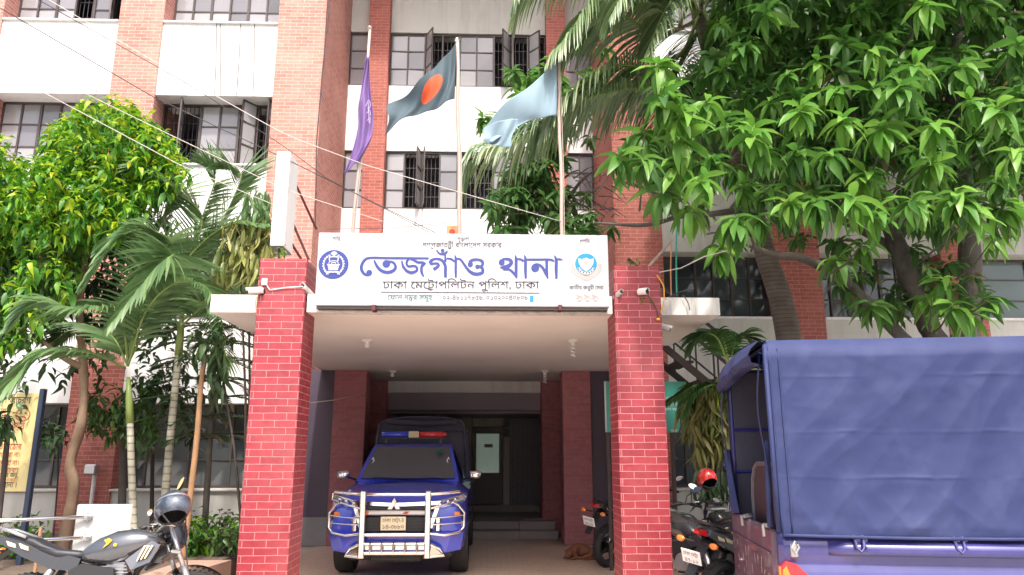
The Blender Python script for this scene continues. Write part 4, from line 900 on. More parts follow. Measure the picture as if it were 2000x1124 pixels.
# araucaria: tiers of dark combed branches
b0 = W(402, 1020, 10.9); b0.z = .3
T = thing('norfolk_pine', 'dark tiered conifer with comb like branches left of the porch pillar', 'tree', tuple(b0))
tp = W(428, 560, 10.9); trunk([b0-Vector((0, 0, .05)), (b0+tp)/2, tp], [.05, .04, .015], 'trunk', M['bark_dark'], T, 8)
lv = Leaves(); st = MB()
for (py, L) in ((640, .75), (668, .9), (700, 1.0), (735, 1.0), (765, 1.05), (800, 1.0), (835, .9)):
    c = b0.lerp(tp, (1020-py)/460)
    for k in range(7):
        a = k*2*math.pi/7+py*.13; d = Vector((math.cos(a), math.sin(a), 0)); L2 = L*random.uniform(.8, 1.1)
        frond(lv, st, [c, c+d*L2*.4+Vector((0, 0, .05)), c+d*L2*.8+Vector((0, 0, -.02)), c+d*L2+Vector((0, 0, -.12))], .13, 26, .35, .012, .6, 0, .01, .1, .1, None, .5, 3)
st.build('branches', M['wood_twig'], T); lv.build('needles', [M['leaf_dark']], T)
# striped plant on the porch side
def hanging(name, label, c0, boxes, mats, L, group=None):
    T = thing(name, label, 'plant', c0); lv = Leaves(); st = MB(); tpl = [leaf_shape(1, .085, d, .25, 6, .8) for d in (.3, .6, .9)]
    for (x, y, Y, rx, ry, k, mi) in boxes:
        p = np.array([list(W(x+random.uniform(-rx, rx), y+random.uniform(-ry, ry), Y+random.uniform(-.25, .25))) for _ in range(k)])
        r = frames(rng.uniform(0, 6.28, k), rng.uniform(-1.5, -.7, k), rng.normal(0, .5, k)); a = rng.integers(0, 3, k); s_ = L*rng.uniform(.7, 1.2, k)
        for q in range(3):
            s = a == q
            if s.any(): lv.put(tpl[q], p[s], r[s], s_[s], mi)
    cs = [W(b[0], b[1]-b[4], b[2]) for b in boxes]
    for c in cs: st.tube([Vector(c0), (Vector(c0)+c)/2+Vector((.03, .05, 0)), c], [.02, .016, .01], 7)
    st.build('stem', M['bark_dark'], T, smooth=True); lv.build('leaves', mats, T); return T
c0 = W(492, 900, 9.9); c0.z = .3
hanging('striped_dracaena', 'plant with yellow striped drooping leaves above the left end of the canopy', tuple(c0), [(484, 455, 9.3, 40, 30, 190, 0), (468, 505, 9.2, 38, 22, 130, 0), (500, 395, 9.5, 25, 30, 60, 1), (425, 720, 9.6, 14, 50, 40, 2)], [M['leaf_straw'], M['leaf_palm'], M['leaf_dark']], .33)
c0 = W(1400, 1000, 9.6); c0.z = 0
T = hanging('fishtail_palm', 'palm with olive yellow hanging fringes between the pillar and the blue truck', tuple(c0), [(1378, 780, 9.6, 44, 34, 230, 0), (1390, 835, 9.6, 36, 44, 200, 0), (1385, 925, 9.7, 30, 30, 60, 1), (1405, 745, 9.6, 14, 12, 16, 2)], [M['leaf_olive'], M['leaf_dark'], M['leaf_yellow']], .34)
lv = Leaves(); st = MB()
for pts in ([(1410, 790, 9.6), (1370, 752, 9.4), (1330, 770, 9.3), (1298, 792, 9.2)], [(1410, 780, 9.6), (1395, 752, 9.3), (1350, 775, 9.2), (1330, 815, 9.1)], [(1410, 790, 9.6), (1430, 760, 9.5), (1460, 770, 9.4), (1480, 800, 9.3)]): frond(lv, st, WW(*pts), .28, 30, .55, .014, .5)
st.build('frond_stalks', M['petiole'], T); lv.build('fronds', [M['leaf_palm_dk']], T)
c0 = W(1520, 1000, 9.0); c0.z = 0
T = thing('small_palm', 'single arching green palm frond before the outside stair', 'palm tree', tuple(c0)); lv = Leaves(); st = MB()
st.tube(cat_rom([c0, W(1515, 850, 9.0), W(1490, 730, 9.0), W(1425, 722, 9.0)], 14), [.03-.001*i for i in range(15)], 7)
for pts in ([(1425, 720, 9.0), (1400, 660, 8.9), (1370, 655, 8.8), (1345, 690, 8.8)], [(1425, 720, 9.0), (1440, 665, 9.0), (1460, 660, 9.0), (1490, 690, 9.0)], [(1425, 720, 9.0), (1415, 670, 9.3), (1400, 650, 9.5), (1385, 660, 9.6)]): frond(lv, st, WW(*pts), .36, 34, .5, .014, .5)
st.build('stem', M['petiole'], T, smooth=True); lv.build('fronds', [M['leaf_palm_dk']], T)
# low plants at the foot of the bed
for i, (x, y, Y, s, mi, lab) in enumerate(((375, 1060, 10.4, .16, 0, 'small bright green plant at the foot of the thin orange trunk'), (420, 1045, 10.6, .17, 1, 'dark leafy bush at the back of the planter beside the porch pillar'), (455, 1040, 10.2, .13, 1, 'little dark plant touching the left porch pillar'), (20, 1060, 10.0, .16, 0, 'low green plant under the left end of the steel rails'), (330, 1045, 10.8, .14, 1, 'dark low plant behind the motorcycle helmet'))):
    c = W(x, y, Y); c.z = .3; T = thing('low_plant', lab, 'plant', tuple(c), group='low plants in the planted bed'); lv = Leaves(); st = MB()
    for k in range(22):
        q = c+Vector((random.gauss(0, .2), random.gauss(0, .16), random.uniform(.12, .52))); st.tube([c+Vector((random.uniform(-.05, .05), 0, -.03)), q], [.006, .004], 4); sprig(lv, q, s, 0, 9, .6)
    st.build('stems', M['wood_twig'], T); lv.build('leaves', [M['leaf_yg' if mi == 0 else 'leaf_mid']], T)
# ================================================================== police pickup under the porch
PK = thing('police_pickup', 'blue police pickup with chrome bull bar parked under the porch', 'pickup truck', (-1.165, 9.95, .012))
def pk(b, name, m, parent=None, **k): return b.build(name, m, parent or PK, local=True, **k)
def wheel(b_parent, c, r, w, axis, spokes=6, name='wheel'):
    t = MB(); ax = Vector(axis); t.lathe([(r*.66, -w/2), (r*.93, -w/2), (r, -w*.33), (r*1.005, 0), (r, w*.33), (r*.93, w/2), (r*.66, w/2)], c, ax, 28, cap=False); tw_ = t.build(name, M['rubber'], b_parent, local=True, angle=35)
    q = MB(); q.lathe([(r*.68, -w*.46), (r*.60, -w*.40), (r*.58, w*.40), (r*.68, w*.46)], c, ax, 28, cap=False)
    u = ax.orthogonal().normalized(); v = ax.cross(u)
    for i in range(spokes):
        a = 2*math.pi*i/spokes; d = u*math.cos(a)+v*math.sin(a); q.beam(Vector(c)+d*r*.1, Vector(c)+d*r*.62, r*.12, w*.35, up=ax)
    q.lathe([(r*.17, -w*.3), (r*.17, w*.3)], c, ax, 14); q.build('rim', M['alu'], tw_, local=True); return tw_
def ring(w, ws, zb, zm, zs, zt, cr, y, wt):
    p = [(-w*.86, zb), (-w*.97, zb+.05), (-w, zm), (-ws, zs), (-wt, zt), (-wt*.5, zt+cr*.75), (0, zt+cr)]
    return [(x, y, z) for x, z in p]+[(-x, y, z) for x, z in p[-2::-1]]
b = MB()
b.loft([ring(.70, .68, .50, .62, .86, .90, .02, .02, .60), ring(.83, .80, .44, .64, .92, .98, .02, .07, .66), ring(.885, .86, .42, .66, .96, 1.04, .03, .22, .68), ring(.905, .88, .42, .68, 1.0, 1.09, .03, .50, .70), ring(.905, .885, .42, .70, 1.04, 1.14, .03, .9, .72), ring(.905, .89, .42, .72, 1.07, 1.20, .03, 1.30, .74),
        ring(.905, .89, .42, .72, 1.07, 1.16, .02, 1.6, .80), ring(.905, .89, .42, .72, 1.08, 1.14, .02, 3.3, .84), ring(.905, .89, .42, .72, 1.10, 1.14, .0, 5.1, .86), ring(.88, .87, .45, .72, 1.08, 1.12, .0, 5.18, .84)])
pk(b, 'body', M['carblue'], angle=38)
b = MB(); H = lambda w, y, z: [(-w, y, z), (w, y, z)]
def gh(y, zl, wl, zr, wr): return [(-wl, y, zl), (-wr, y, zr), (wr, y, zr), (wl, y, zl)]
b.loft([[(-.745, 1.22, 1.19), (-.74, 1.24, 1.21), (.74, 1.24, 1.21), (.745, 1.22, 1.19)], [(-.80, 1.5, 1.14), (-.68, 1.52, 1.44), (.68, 1.52, 1.44), (.80, 1.5, 1.14)], [(-.82, 1.86, 1.13), (-.60, 1.88, 1.70), (.60, 1.88, 1.70), (.82, 1.86, 1.13)], [(-.82, 2.2, 1.13), (-.585, 2.2, 1.755), (.585, 2.2, 1.755), (.82, 2.2, 1.13)], [(-.82, 2.9, 1.13), (-.58, 2.9, 1.75), (.58, 2.9, 1.75), (.82, 2.9, 1.13)], [(-.82, 3.2, 1.13), (-.62, 3.14, 1.68), (.62, 3.14, 1.68), (.82, 3.2, 1.13)]])
pk(b, 'cab', M['carblue'], angle=30)
b = MB(); b.grid(lambda u, v: ((u-.5)*2*(.685*(1-v)+.55*v)*(1), 1.265+.585*v-.05*(1-(2*u-1)**2)-.012, 1.225+.455*v+.012), 12, 8); pk(b, 'windscreen', M['glass_car'], smooth=True)
for s in (-1, 1):
    b = MB(); b.add([(s*.80, 1.62, 1.18), (s*.805, 2.85, 1.18), (s*.625, 2.78, 1.66), (s*.64, 1.92, 1.65)], [(0, 1, 2, 3)]); 
    b.v = [(x+s*.012, y, z) for x, y, z in b.v]; pk(b, 'side_window', M['glass_car'])
    b = MB(); b.bbox(s*.79-.008, s*.79+.008, 1.45, 1.52, 1.15, 1.22, .004); b.beam((s*.79, 1.48, 1.21), (s*.92, 1.40, 1.25), .04, .03); mh = pk(b, 'mirror_arm', M['black'])
    b = MB(); b.loft([[(s*.97+x*k, 1.38+dy, 1.28+z*k) for x, z in ((-.085, -.05), (.06, -.055), (.095, -.02), (.10, .04), (.06, .065), (-.08, .055))] for dy, k in ((-.06, .55), (-.035, .9), (.0, 1), (.05, .95))]); pk(b, 'wing_mirror', M['chrome'], angle=50)
# wipers and inside mirror
b = MB()
for x0, x1 in ((-.05, -.50), (.55, .12)): b.tube([(x0, 1.215, 1.235), ((x0+x1)/2, 1.225, 1.245), (x1, 1.235, 1.25)], .008, 5)
pk(b, 'wiper', M['black'])
b = MB(); b.bbox(.02, .20, 1.60, 1.63, 1.50, 1.53, .008); b.lathe([(.05, 0), (.05, .006)], (.43, 1.66, 1.615), (0, -.62, .78), 14); pk(b, 'windscreen_sticker', M['teal_ink'])
b = MB()
for s in (-1, 1):                                                # seat grab handles seen through the glass edge
    b.tube([(s*.60, 1.46, 1.38), (s*.545, 1.56, 1.48), (s*.565, 1.60, 1.53), (s*.59, 1.58, 1.47), (s*.585, 1.48, 1.40)], .010, 5)
pk(b, 'pillar_trim', M['boxwhite'])
# roof light bar
b = MB(); b.tube([(-.50, 1.98, 1.88), (-.08, 1.98, 1.88)], .042, 12, flat=1.1); lb = MB()
pk(b, 'blue_beacon', M['lamp_blue'], smooth=True)
b = MB(); b.tube([(.08, 1.98, 1.88), (.46, 1.98, 1.88)], .042, 12, flat=1.1); b.lathe([(.042, 0), (.03, .04), (.005, .06)], (.46, 1.98, 1.88), (1, 0, 0), 12); pk(b, 'red_beacon', M['lamp_red'], smooth=True)
b = MB(); b.bbox(-.08, .08, 1.93, 2.03, 1.83, 1.93, .012)
for i in range(8): b.bbox(-.072+i*.02, -.060+i*.02, 1.915, 1.935, 1.835, 1.925, .003)
pk(b, 'siren_speaker', M['cream_ink'])
b = MB(); b.bbox(-.50, .50, 1.96, 2.0, 1.805, 1.84, .006); b.bbox(-.45, -.40, 1.94, 2.02, 1.74, 1.81, .004); b.bbox(.40, .45, 1.94, 2.02, 1.74, 1.81, .004); pk(b, 'beacon_rack', M['black'])
# rear canvas hood
b = MB(); b.loft([[(-.86, y, 1.13), (-.80, y, 1.9), (-.70, y, zt-.02), (-.4, y, zt+.04), (0, y, zt+.055), (.4, y, zt+.04), (.70, y, zt-.02), (.80, y, 1.9), (.86, y, 1.13)] for y, zt in ((3.35, 2.18), (3.6, 2.20), (4.4, 2.17), (5.1, 2.18))]); pk(b, 'canvas_hood', M['canvas_dk'], angle=40)
b = MB(); b.tube(cat_rom([(-.80, 3.28, 1.15), (-.755, 3.28, 1.85), (-.66, 3.28, 2.14), (0, 3.28, 2.215), (.66, 3.28, 2.14), (.755, 3.28, 1.85), (.80, 3.28, 1.15)], 30), .022, 8); b.tube([(-.74, 3.27, 1.98), (.74, 3.27, 1.98)], .018, 8); b.tube([(-.6, 3.25, 2.14), (0, 3.24, 2.10), (.6, 3.25, 2.13)], .05, 8); pk(b, 'hood_frame', M['canvas_dk'])
# grille, emblem, lamps
b = MB(); b.bbox(-.46, .46, -.02, .08, .60, .80, .015); b.bbox(-.50, .50, -.005, .07, .86, .96, .02)
for i in range(5): b.box(-.45, .45, -.028, -.021, .62+i*.036, .635+i*.036)
pk(b, 'grille', M['black'])
b = MB(); b.loft([[(-.56, .01, .985), (-.56, .0, .94), (-.56, .05, .94), (-.56, .05, .985)], [(-.1, -.03, .965), (-.1, -.04, .925), (-.1, .03, .925), (-.1, .03, .965)], [(.1, -.03, .965), (.1, -.04, .925), (.1, .03, .925), (.1, .03, .965)], [(.56, .01, .985), (.56, 0, .94), (.56, .05, .94), (.56, .05, .985)]])
for s in (-1, 1):
    b.bbox(s*.53-.04, s*.53+.04, -.005, .05, .60, .80, .02)
    b.beam((s*.52, -.01, .93), (s*.43, -.035, .66), .06, .05)
pk(b, 'chrome_trim', M['chrome'], angle=30)
b = MB()
for a in (90, 210, 330):
    d = Vector((math.cos(R(a)), 0, math.sin(R(a)))); n_ = Vector((-d.z, 0, d.x)); c = Vector((-.03, -.05, .935)); q = [c, c+d*.046+n_*.0265, c+d*.092, c+d*.046-n_*.0265]
    b.loft([[p+Vector((0, -.014, 0)) for p in q], [p+Vector((0, .02, 0)) for p in q]])
b.loft([[(-.15, -.03, .875), (.09, -.03, .875), (-.0, -.03, 1.0), (-.06, -.03, 1.0)], [(-.15, .02, .875), (.09, .02, .875), (-.0, .02, 1.0), (-.06, .02, 1.0)]], 1)
pk(b, 'diamond_emblem', [M['boxwhite'], M['black']])
for s in (-1, 1):
    b = MB(); b.loft([[(s*.44, -.0, .885), (s*.44, -.0, .965), (s*.80, .14, 1.05), (s*.86, .25, 1.055), (s*.865, .25, .985), (s*.80, .13, .94)], [(s*.44, .06, .885), (s*.44, .06, .965), (s*.80, .2, 1.05), (s*.86, .32, 1.055), (s*.865, .32, .985), (s*.80, .2, .94)]]); hl = pk(b, 'headlight', M['lamp_clear'])
    for x, z, y in ((.55, .945, .015), (.66, .97, .06), (.75, .99, .10)):
        b = MB(); b.lathe([(.032, 0), (.028, .012), (.012, .014)], (s*x, y, z), (s*.3, -1, 0), 12); pk(b, 'reflector', M['chrome'], hl)
    b = MB(); b.lathe([(.055, 0), (.05, .02), (.02, .03)], (s*.80, .10, .70), (s*.25, -1, 0), 14); pk(b, 'fog_lamp', M['lamp_clear'])
    b = MB(); b.bbox(s*.77-.04, s*.77+.04, .03, .10, .80, .85, .012); pk(b, 'indicator', M['lamp_orange'])
    b = MB(); b.bbox(s*.79-.06, s*.79+.06, .09, .14, .62, .86, .02); pk(b, 'fog_lamp_pocket', M['black'])
# bumper and skid
b = MB(); b.loft([[(-.86, .36, .40), (-.89, .34, .62), (.89, .34, .62), (.86, .36, .40)][::-1], [(-.82, .10, .38), (-.86, .08, .60), (.86, .08, .60), (.82, .10, .38)][::-1], [(-.64, -.02, .36), (-.70, -.05, .585), (.70, -.05, .585), (.64, -.02, .36)][::-1], [(-.5, -.04, .42), (-.55, -.06, .57), (.55, -.06, .57), (.5, -.04, .42)][::-1]]); pk(b, 'bumper', M['carblue'], angle=25)
b = MB(); b.bbox(-.34, .34, .05, .25, .24, .37, .03); b.bbox(-.62, -.3, .12, .3, .25, .36, .03); b.bbox(.36, .72, .12, .3, .28, .38, .03)
for i in range(2): b.box(-.30, .30, .035, .05, .27+i*.045, .29+i*.045)
pk(b, 'undertray', M['black'])
b = MB(); b.bbox(-.42, .40, -.055, -.01, .815, .875, .01); pk(b, 'name_strip', M['alu'])
b = MB(); b.lathe([(.028, 0), (.028, .006)], (-.375, -.056, .845), (0, -1, 0), 12); pk(b, 'orange_badge', M['orange_ink'])
b = MB(); b.add([(x, -.0575, z) for x, z in ((.08, .83), (.14, .83), (.17, .86), (.11, .86))], [(0, 1, 2, 3)]); pk(b, 'red_badge', M['red_ink'])
# chrome bull bar
b = MB(); tb = lambda pts, r=.022, sm=True: b.tube(pts, r, 10)
for s in (-1, 1): b.bbox(s*.41-.038, s*.41+.038, -.16, -.135, .30, 1.12, .012); b.beam((s*.41, -.15, .42), (s*.41, .10, .42), .06, .03); b.beam((s*.41, -.15, .9), (s*.41, .05, .88), .06, .03)
tb([(-.80, .02, 1.10), (-.6, -.08, 1.085), (-.41, -.13, 1.075), (.41, -.13, 1.075), (.6, -.08, 1.085), (.80, .02, 1.10)], .021)
tb([(-.41, -.13, .585), (.41, -.13, .585)], .024); tb([(-.41, -.13, .475), (.41, -.13, .475)], .020); tb([(-.41, -.13, .365), (.41, -.13, .365)], .022); b.bbox(-.40, .40, -.10, -.09, .40, .45, .004)
for s in (-1, 1):
    L_ = [(s*.41, -.13, .60), (s*.62, -.11, .575), (s*.80, -.02, .60), (s*.86, .03, .66), (s*.865, .05, .84), (s*.78, 0, .945), (s*.72, -.04, .975)]; tb(L_, .017)
    for z0, z1 in ((.81, .775), (.72, .70)): tb([(s*.86, .04, z0), (s*.65, -.08, (z0+z1)/2), (s*.41, -.13, z1)], .008)
    tb([(s*.83, .06, 1.085), (s*.84, .06, 1.0), (s*.62, -.07, .945), (s*.44, -.13, .90)], .014)
    tb([(s*.45, -.13, .47), (s*.56, -.10, .42), (s*.62, -.06, .33), (s*.42, -.12, .32)], .022); b.loft([[(s*.46, -.125, .46), (s*.61, -.06, .335), (s*.44, -.125, .325)], [(s*.46, -.11, .46), (s*.61, -.045, .335), (s*.44, -.11, .325)]])
for i in range(5): x = -.30+i*.145; tb([(x, -.12, .50), (x, -.175, .47), (x, -.18, .40), (x, -.125, .35)], .012)
pk(b, 'bull_bar', M['steel'], angle=40)
b = MB(); b.bbox(-.19, .13, -.085, -.07, .63, .80, .008); pl = pk(b, 'number_plate', M['cream_ink'])
b = MB(); nf = lambda u, v, d: (u, -.085-d, v)
text_on(b, 'ঢাকা েমট~া-ঠ', nf, -.165, .735, w=.27, h=.062, bold=.02, thick=.003); text_on(b, '১৪-৩৮৮০', nf, -.17, .655, w=.28, h=.075, bold=.03, thick=.003); pk(b, 'plate_lettering', M['ink'], pl)
for x, y in ((-.775, .95), (.775, .95), (-.775, 3.95), (.775, 3.95)): wheel(PK, (x, y, .375), .375, .25, (1, 0, 0))

# ================================================================== indigo canvas truck on the right
TR = thing('canvas_truck', 'indigo pickup truck with a large blue canvas cover, seen from its rear corner', 'truck', (2.02, 5.36, 0), R(-8.5))
def tk(b, name, m, parent=None, **k): return b.build(name, m, parent or TR, local=True, **k)
LB, WB, ZB, ZT = 2.15, 1.74, 1.05, 2.385           # bed length, width, bed rim, canvas top
def sidez(z): return -.02*math.sin((z-.4)/.65*math.pi)
b = MB(); prof = [(.02, .34), (-.02, .50), (-.035, .68), (-.03, .80), (-.012, .83), (-.012, .86), (-.03, .89), (-.032, .97), (-.012, 1.03), (.01, 1.05), (.05, 1.05), (.06, .6)]
def ringx(x, k=1): return [(x, y*k+(0 if k == 1 else 0), z) for y, z in prof]
b.loft([[(x, y+dy, z) for y, z in prof] for x, dy in ((.0, .05), (.03, .015), (.10, 0), (.6, 0), (1.2, 0), (LB, 0))], M4=None)
b.loft([[(x, WB-(y+dy), z) for y, z in prof][::-1] for x, dy in ((.0, .05), (.03, .015), (.10, 0), (1.2, 0), (LB, 0))])
b.box(.05, LB, .06, WB-.06, .58, .62); tk(b, 'bed', M['truckblue'], angle=35)
# pressed panel highlight rib along the bed side
b = MB(); b.loft([[(x, -.033-h_*.035, .90), (x, -.036-h_*.05, .935), (x, -.033-h_*.03, .99), (x, -.02, .99), (x, -.02, .90)] for x, h_ in ((.32, 0), (.45, .35), (.8, .8), (1.3, 1), (1.8, .7), (2.1, .1))]); tk(b, 'side_rib', M['truckblue'], smooth=True)
b = MB(); b.bbox(-.035, .02, .045, WB-.045, .42, 1.06, .02); b.box(-.042, -.034, .20, WB-.20, .55, .60); b.box(-.05, -.034, .10, WB-.1, .885, .90); tg = tk(b, 'tailgate', M['maroon'])
b = MB()                                                        # worn white paint marks across the tailgate
rs = random.Random(3)
for j in range(3):
    for i in range(11):
        if rs.random() < .3: continue
        y0 = .18+i*.125+rs.uniform(-.02, .02); zz = .84-j*.10+rs.uniform(-.02, .02); h_ = rs.uniform(.03, .085); w_ = rs.uniform(.008, .022); sl_ = rs.uniform(-.03, .04)
        q = [(y0, zz), (y0+w_, zz+.006), (y0+w_+sl_, zz-h_), (y0+sl_+w_*.3, zz-h_*.9)]; b.loft([[(-.0365, y, z) for y, z in q], [(-.0375, y, z) for y, z in q]])
tk(b, 'faded_lettering', M['pink_ink'], tg)
for yy in (.16, 1.0):
    b = MB(); b.tube([(-.06, yy, 1.0), (-.065, yy, 1.075), (-.01, yy+.01, 1.085), (.03, yy+.12, 1.08)], .013, 6); b.bbox(-.05, .02, yy-.02, yy+.1, 1.06, 1.085, .006); tk(b, 'tailgate_catch', M['alu'])
b = MB(); b.bbox(-.03, .03, .015, .04, .62, .64, .004); tk(b, 'hinge', M['alu'])
b = MB(); b.tube([(.10, -.04, .99), (.075, -.055, .95), (.10, -.05, .91), (.125, -.045, .95), (.115, -.05, .975)], .009, 6); b.bbox(.07, .12, -.04, -.02, .88, .98, .008); tk(b, 'side_latch', M['alu'])
b = MB(); b.loft([[(.0, -.034, .82), (.03, -.045, .86), (.10, -.05, .84), (.20, -.045, .74), (.235, -.04, .62), (.18, -.04, .50), (.03, -.034, .48)], [(.0, .03, .82), (.03, .03, .86), (.10, .03, .84), (.20, .03, .74), (.235, .03, .62), (.18, .03, .50), (.03, .03, .48)]], 0)
b.box(-.012, .03, -.02, .04, .50, .82, 1); b.loft([[(.005, -.046, .80), (.03, -.052, .83), (.055, -.054, .76), (.05, -.052, .56), (.01, -.046, .55)], [(.005, .0, .80), (.03, .0, .83), (.055, .0, .76), (.05, .0, .56), (.01, .0, .55)]], 1)
tk(b, 'tail_light', [M['lamp_red_o'] if 'lamp_red_o' in M else M['lamp_red'], M['lamp_orange']], angle=40)
# canvas: side wall with creases, top, rolled rear flap
from mathutils import noise as mn
def fold(x, z):
    """diagonal pull folds, sharp on one side, plus fine crumple"""
    a = R(50); s_ = x*math.sin(a)-z*math.cos(a); t = x*math.cos(a)+z*math.sin(a)
    w = mn.noise(Vector((x*.9, z*.9, 3.1)))*.22; am = .35+.9*max(0, mn.noise(Vector((x*1.1+7, z*1.3, 9.2)))+.35)
    n1 = mn.noise(Vector(((s_+w)*2.6, t*.45, .7))); n2 = mn.noise(Vector(((s_+w*.6)*6.5, t*1.1, 5.3))); n3 = mn.noise(Vector((x*11, z*13, 2.2)))
    n5 = mn.noise(Vector(((s_+w*.4)*1.7+4, t*.35, 6.1))); n6 = mn.noise(Vector((x*1.6+3, z*1.6, 4.4))); n7 = mn.noise(Vector((x*.8+z*2.4, z*.5-x*.7, 7.7)))
    low = max(0, 1-z/.42); n4 = mn.noise(Vector((x*3.2+z*2.5, z*1.6, 8.8)))
    return am*(.055*(1-abs(n1)*2)+.016*(1-abs(n2)*2))+.0045*n3+low*.03*(1-abs(n4)*2.2)+.020*max(0, 1-abs(n5)*7)*max(0, n6+.1)+.014*max(0, 1-abs(n7)*8)*max(0, .15-n6)
def cv(u, v):
    x = u*LB; z = v*(ZT-ZB+.03); d = fold(x, z)*.48
    for zz, h, sd in ((.39, .010, 1), (.70, .008, 2), (1.09, .006, 3)):
        q = (z-zz-.012*mn.noise(Vector((x*3, sd, 0))))/.010; d += h*max(0, mn.noise(Vector((x*1.7, sd*5, 1)))+.45)*math.exp(-q*q)*(1 if q < 0 else .3)
    sag = .05*math.sin(math.pi*min(1, max(0, v)))*(.4+.6*math.sin(math.pi*min(1, u*1.0+.05)))
    rnd = .075*max(0, (v-.90)/.10)**2; edge = min(1, u/.05)
    return (x, -.055-d*edge*(1-max(0, (v-.90)/.10))*(1-.75*max(0, 1-v/.05))+sag*.5+rnd, ZB-.02+z-.015*math.sin(math.pi*u)*(1-v)**6)
b = MB(); b.grid(cv, 200, 130); tk(b, 'canvas_side', M['canvas'], smooth=True)
b = MB(); b.grid(lambda u, v: (u*LB-.02*(1-u)*0, .015+v*(WB-.03), ZT-.008+.065*math.sin(math.pi*v)**.8+.012*math.sin(9*u+3*v)*math.sin(math.pi*v)+.006*math.sin(23*u)), 60, 24); b.grid(lambda u, v: (u*LB, WB+.0-.01*math.sin(8*u), ZB-.02+v*(ZT-ZB)), 20, 8); b.grid(lambda u, v: (LB, .02+u*(WB-.04), ZB+v*(ZT-ZB)), 8, 8)
tk(b, 'canvas_top', M['canvas'], smooth=True)
b = MB(); b.tube([(x, -.075-.004*math.sin(9*x), ZB-.018-.012*math.sin(math.pi*x/LB)) for x in np.linspace(0.02, LB, 30)], .012, 6); b.tube([(x, -.03, ZT-.12+.01*math.sin(5*x)) for x in np.linspace(.03, LB, 20)], .006, 5); tk(b, 'canvas_hem', M['canvas'], smooth=True)
b = MB()
for x in (.02, .085): b.tube([(x, cv(x/LB, v)[1]-.004, ZB-.02+v*(ZT-ZB+.03)) for v in np.linspace(.01, .95, 14)], .006, 6)
b.tube([(.0, -.05, ZB), (-.005, -.055, 1.6), (.0, -.03, ZT-.03)], .018, 6); tk(b, 'rear_edge_seam', M['canvas'], smooth=True)
b = MB()                                                        # rolled-up flap hanging under the roof edge at the back
RP = [(.03, .02), (-.05, .0), (-.12, -.07), (-.16, -.15), (-.13, -.22), (-.05, -.235), (.0, -.20), (-.02, -.15), (-.07, -.14)]
def roll(u, v):
    q = v*(len(RP)-1); i = min(int(q), len(RP)-2); f = q-i; x = RP[i][0]*(1-f)+RP[i+1][0]*f; z = RP[i][1]*(1-f)+RP[i+1][1]*f
    n = mn.noise(Vector((u*5, v*3.5, 1)))*.05+mn.noise(Vector((u*14, v*7, 4)))*.02; b_ = .055*math.sin(math.pi*u)
    k = min(1, v*4); return (x*(.62+.2*math.sin(3*u+1))-n*k, -.03+u*(WB+.06), ZT+b_*(1-k*.3)+z*(.72+.30*u)-n*k*.8-.03*math.sin(math.pi*u)*k)
b.grid(roll, 60, 40); tk(b, 'rolled_flap', M['canvas'], smooth=True)
b = MB()
for (y0, w_) in ((WB-.02, .05), (.04, .035)):
    def strip(u, v, y0=y0, w_=w_): z = ZB+.02+v*(ZT-ZB-.12); k = .45+.55*abs(v-.32)**.7*1.4; return (-.03+.02*math.sin(7*v)-.015, y0+(u-.5)*2*w_*k+.01*math.sin(11*v), z)
    b.grid(strip, 6, 20)
    if y0 > 1: b.tube([(-.055, y0-w_*.6, ZB+.42), (-.065, y0, ZB+.44), (-.055, y0+w_*.6, ZB+.41)], .018, 6)
b.grid(lambda u, v: (-.03+.03*math.sin(9*u), WB-.02-u*.36*(1-v)**1.3-.0, ZB+.02+v*.55), 10, 10); b.grid(lambda u, v: (-.025+.02*math.sin(9*u), .03+u*.16*(1-v)**1.2, ZB+.02+v*.6), 10, 10); tk(b, 'gathered_curtain', M['canvas'], smooth=True)
b = MB()
for x in (.03, 1.05, LB-.05):
    b.tube([(x, .02, ZB-.05), (x, .02, ZT-.1), (x, .10, ZT-.01), (x, WB-.10, ZT-.01), (x, WB-.02, ZT-.1), (x, WB-.02, ZB-.05)], .016, 8)
for z in (1.42, 1.80): b.tube([(LB-.06, .02, z), (LB-.06, WB-.02, z)], .014, 6); b.tube([(.03, WB-.03, z), (LB-.05, WB-.03, z)], .016, 6)
tk(b, 'hoop_frame', M['truckblue'])
b = MB(); b.grid(lambda u, v: (LB-.03, .03+u*(WB-.06), ZB-.3+v*(ZT-ZB+.28)), 6, 6); b.grid(lambda u, v: (.04+u*(LB-.1), WB-.03, ZB-.2+v*(ZT-ZB+.15)), 6, 6); b.grid(lambda u, v: (.04+u*(LB-.1), .02, ZB-.2+v*(ZT-ZB+.15)), 6, 6); tk(b, 'canvas_lining', M['canvas_dk'])
b = MB(); pr_ = [(1.0, .55), (1.0, 1.22), (.96, 1.36), (.86, 1.46), (.72, 1.50), (.12, 1.50), (.04, 1.46), (0, .55)]
b.loft([[(x, .30+p[0]*1.0, p[1]*1.0) for p in pr_] for x in (.10, .13)]+[[(.18, .30+p[0], p[1]) for p in pr_], [(.22, .31+p[0]*.96, p[1]-.01) for p in pr_]]); st_ = tk(b, 'bench_backrest', M['leather'], angle=50)
b = MB(); b.tube([(.10, .30+p[0], p[1]) for p in pr_[:-1]], .020, 8); tk(b, 'piping', M['grey_ink'], st_)
b = MB(); b.bbox(.22, .8, .28, 1.28, .95, 1.05, .03); tk(b, 'bench_seat', M['leather'])
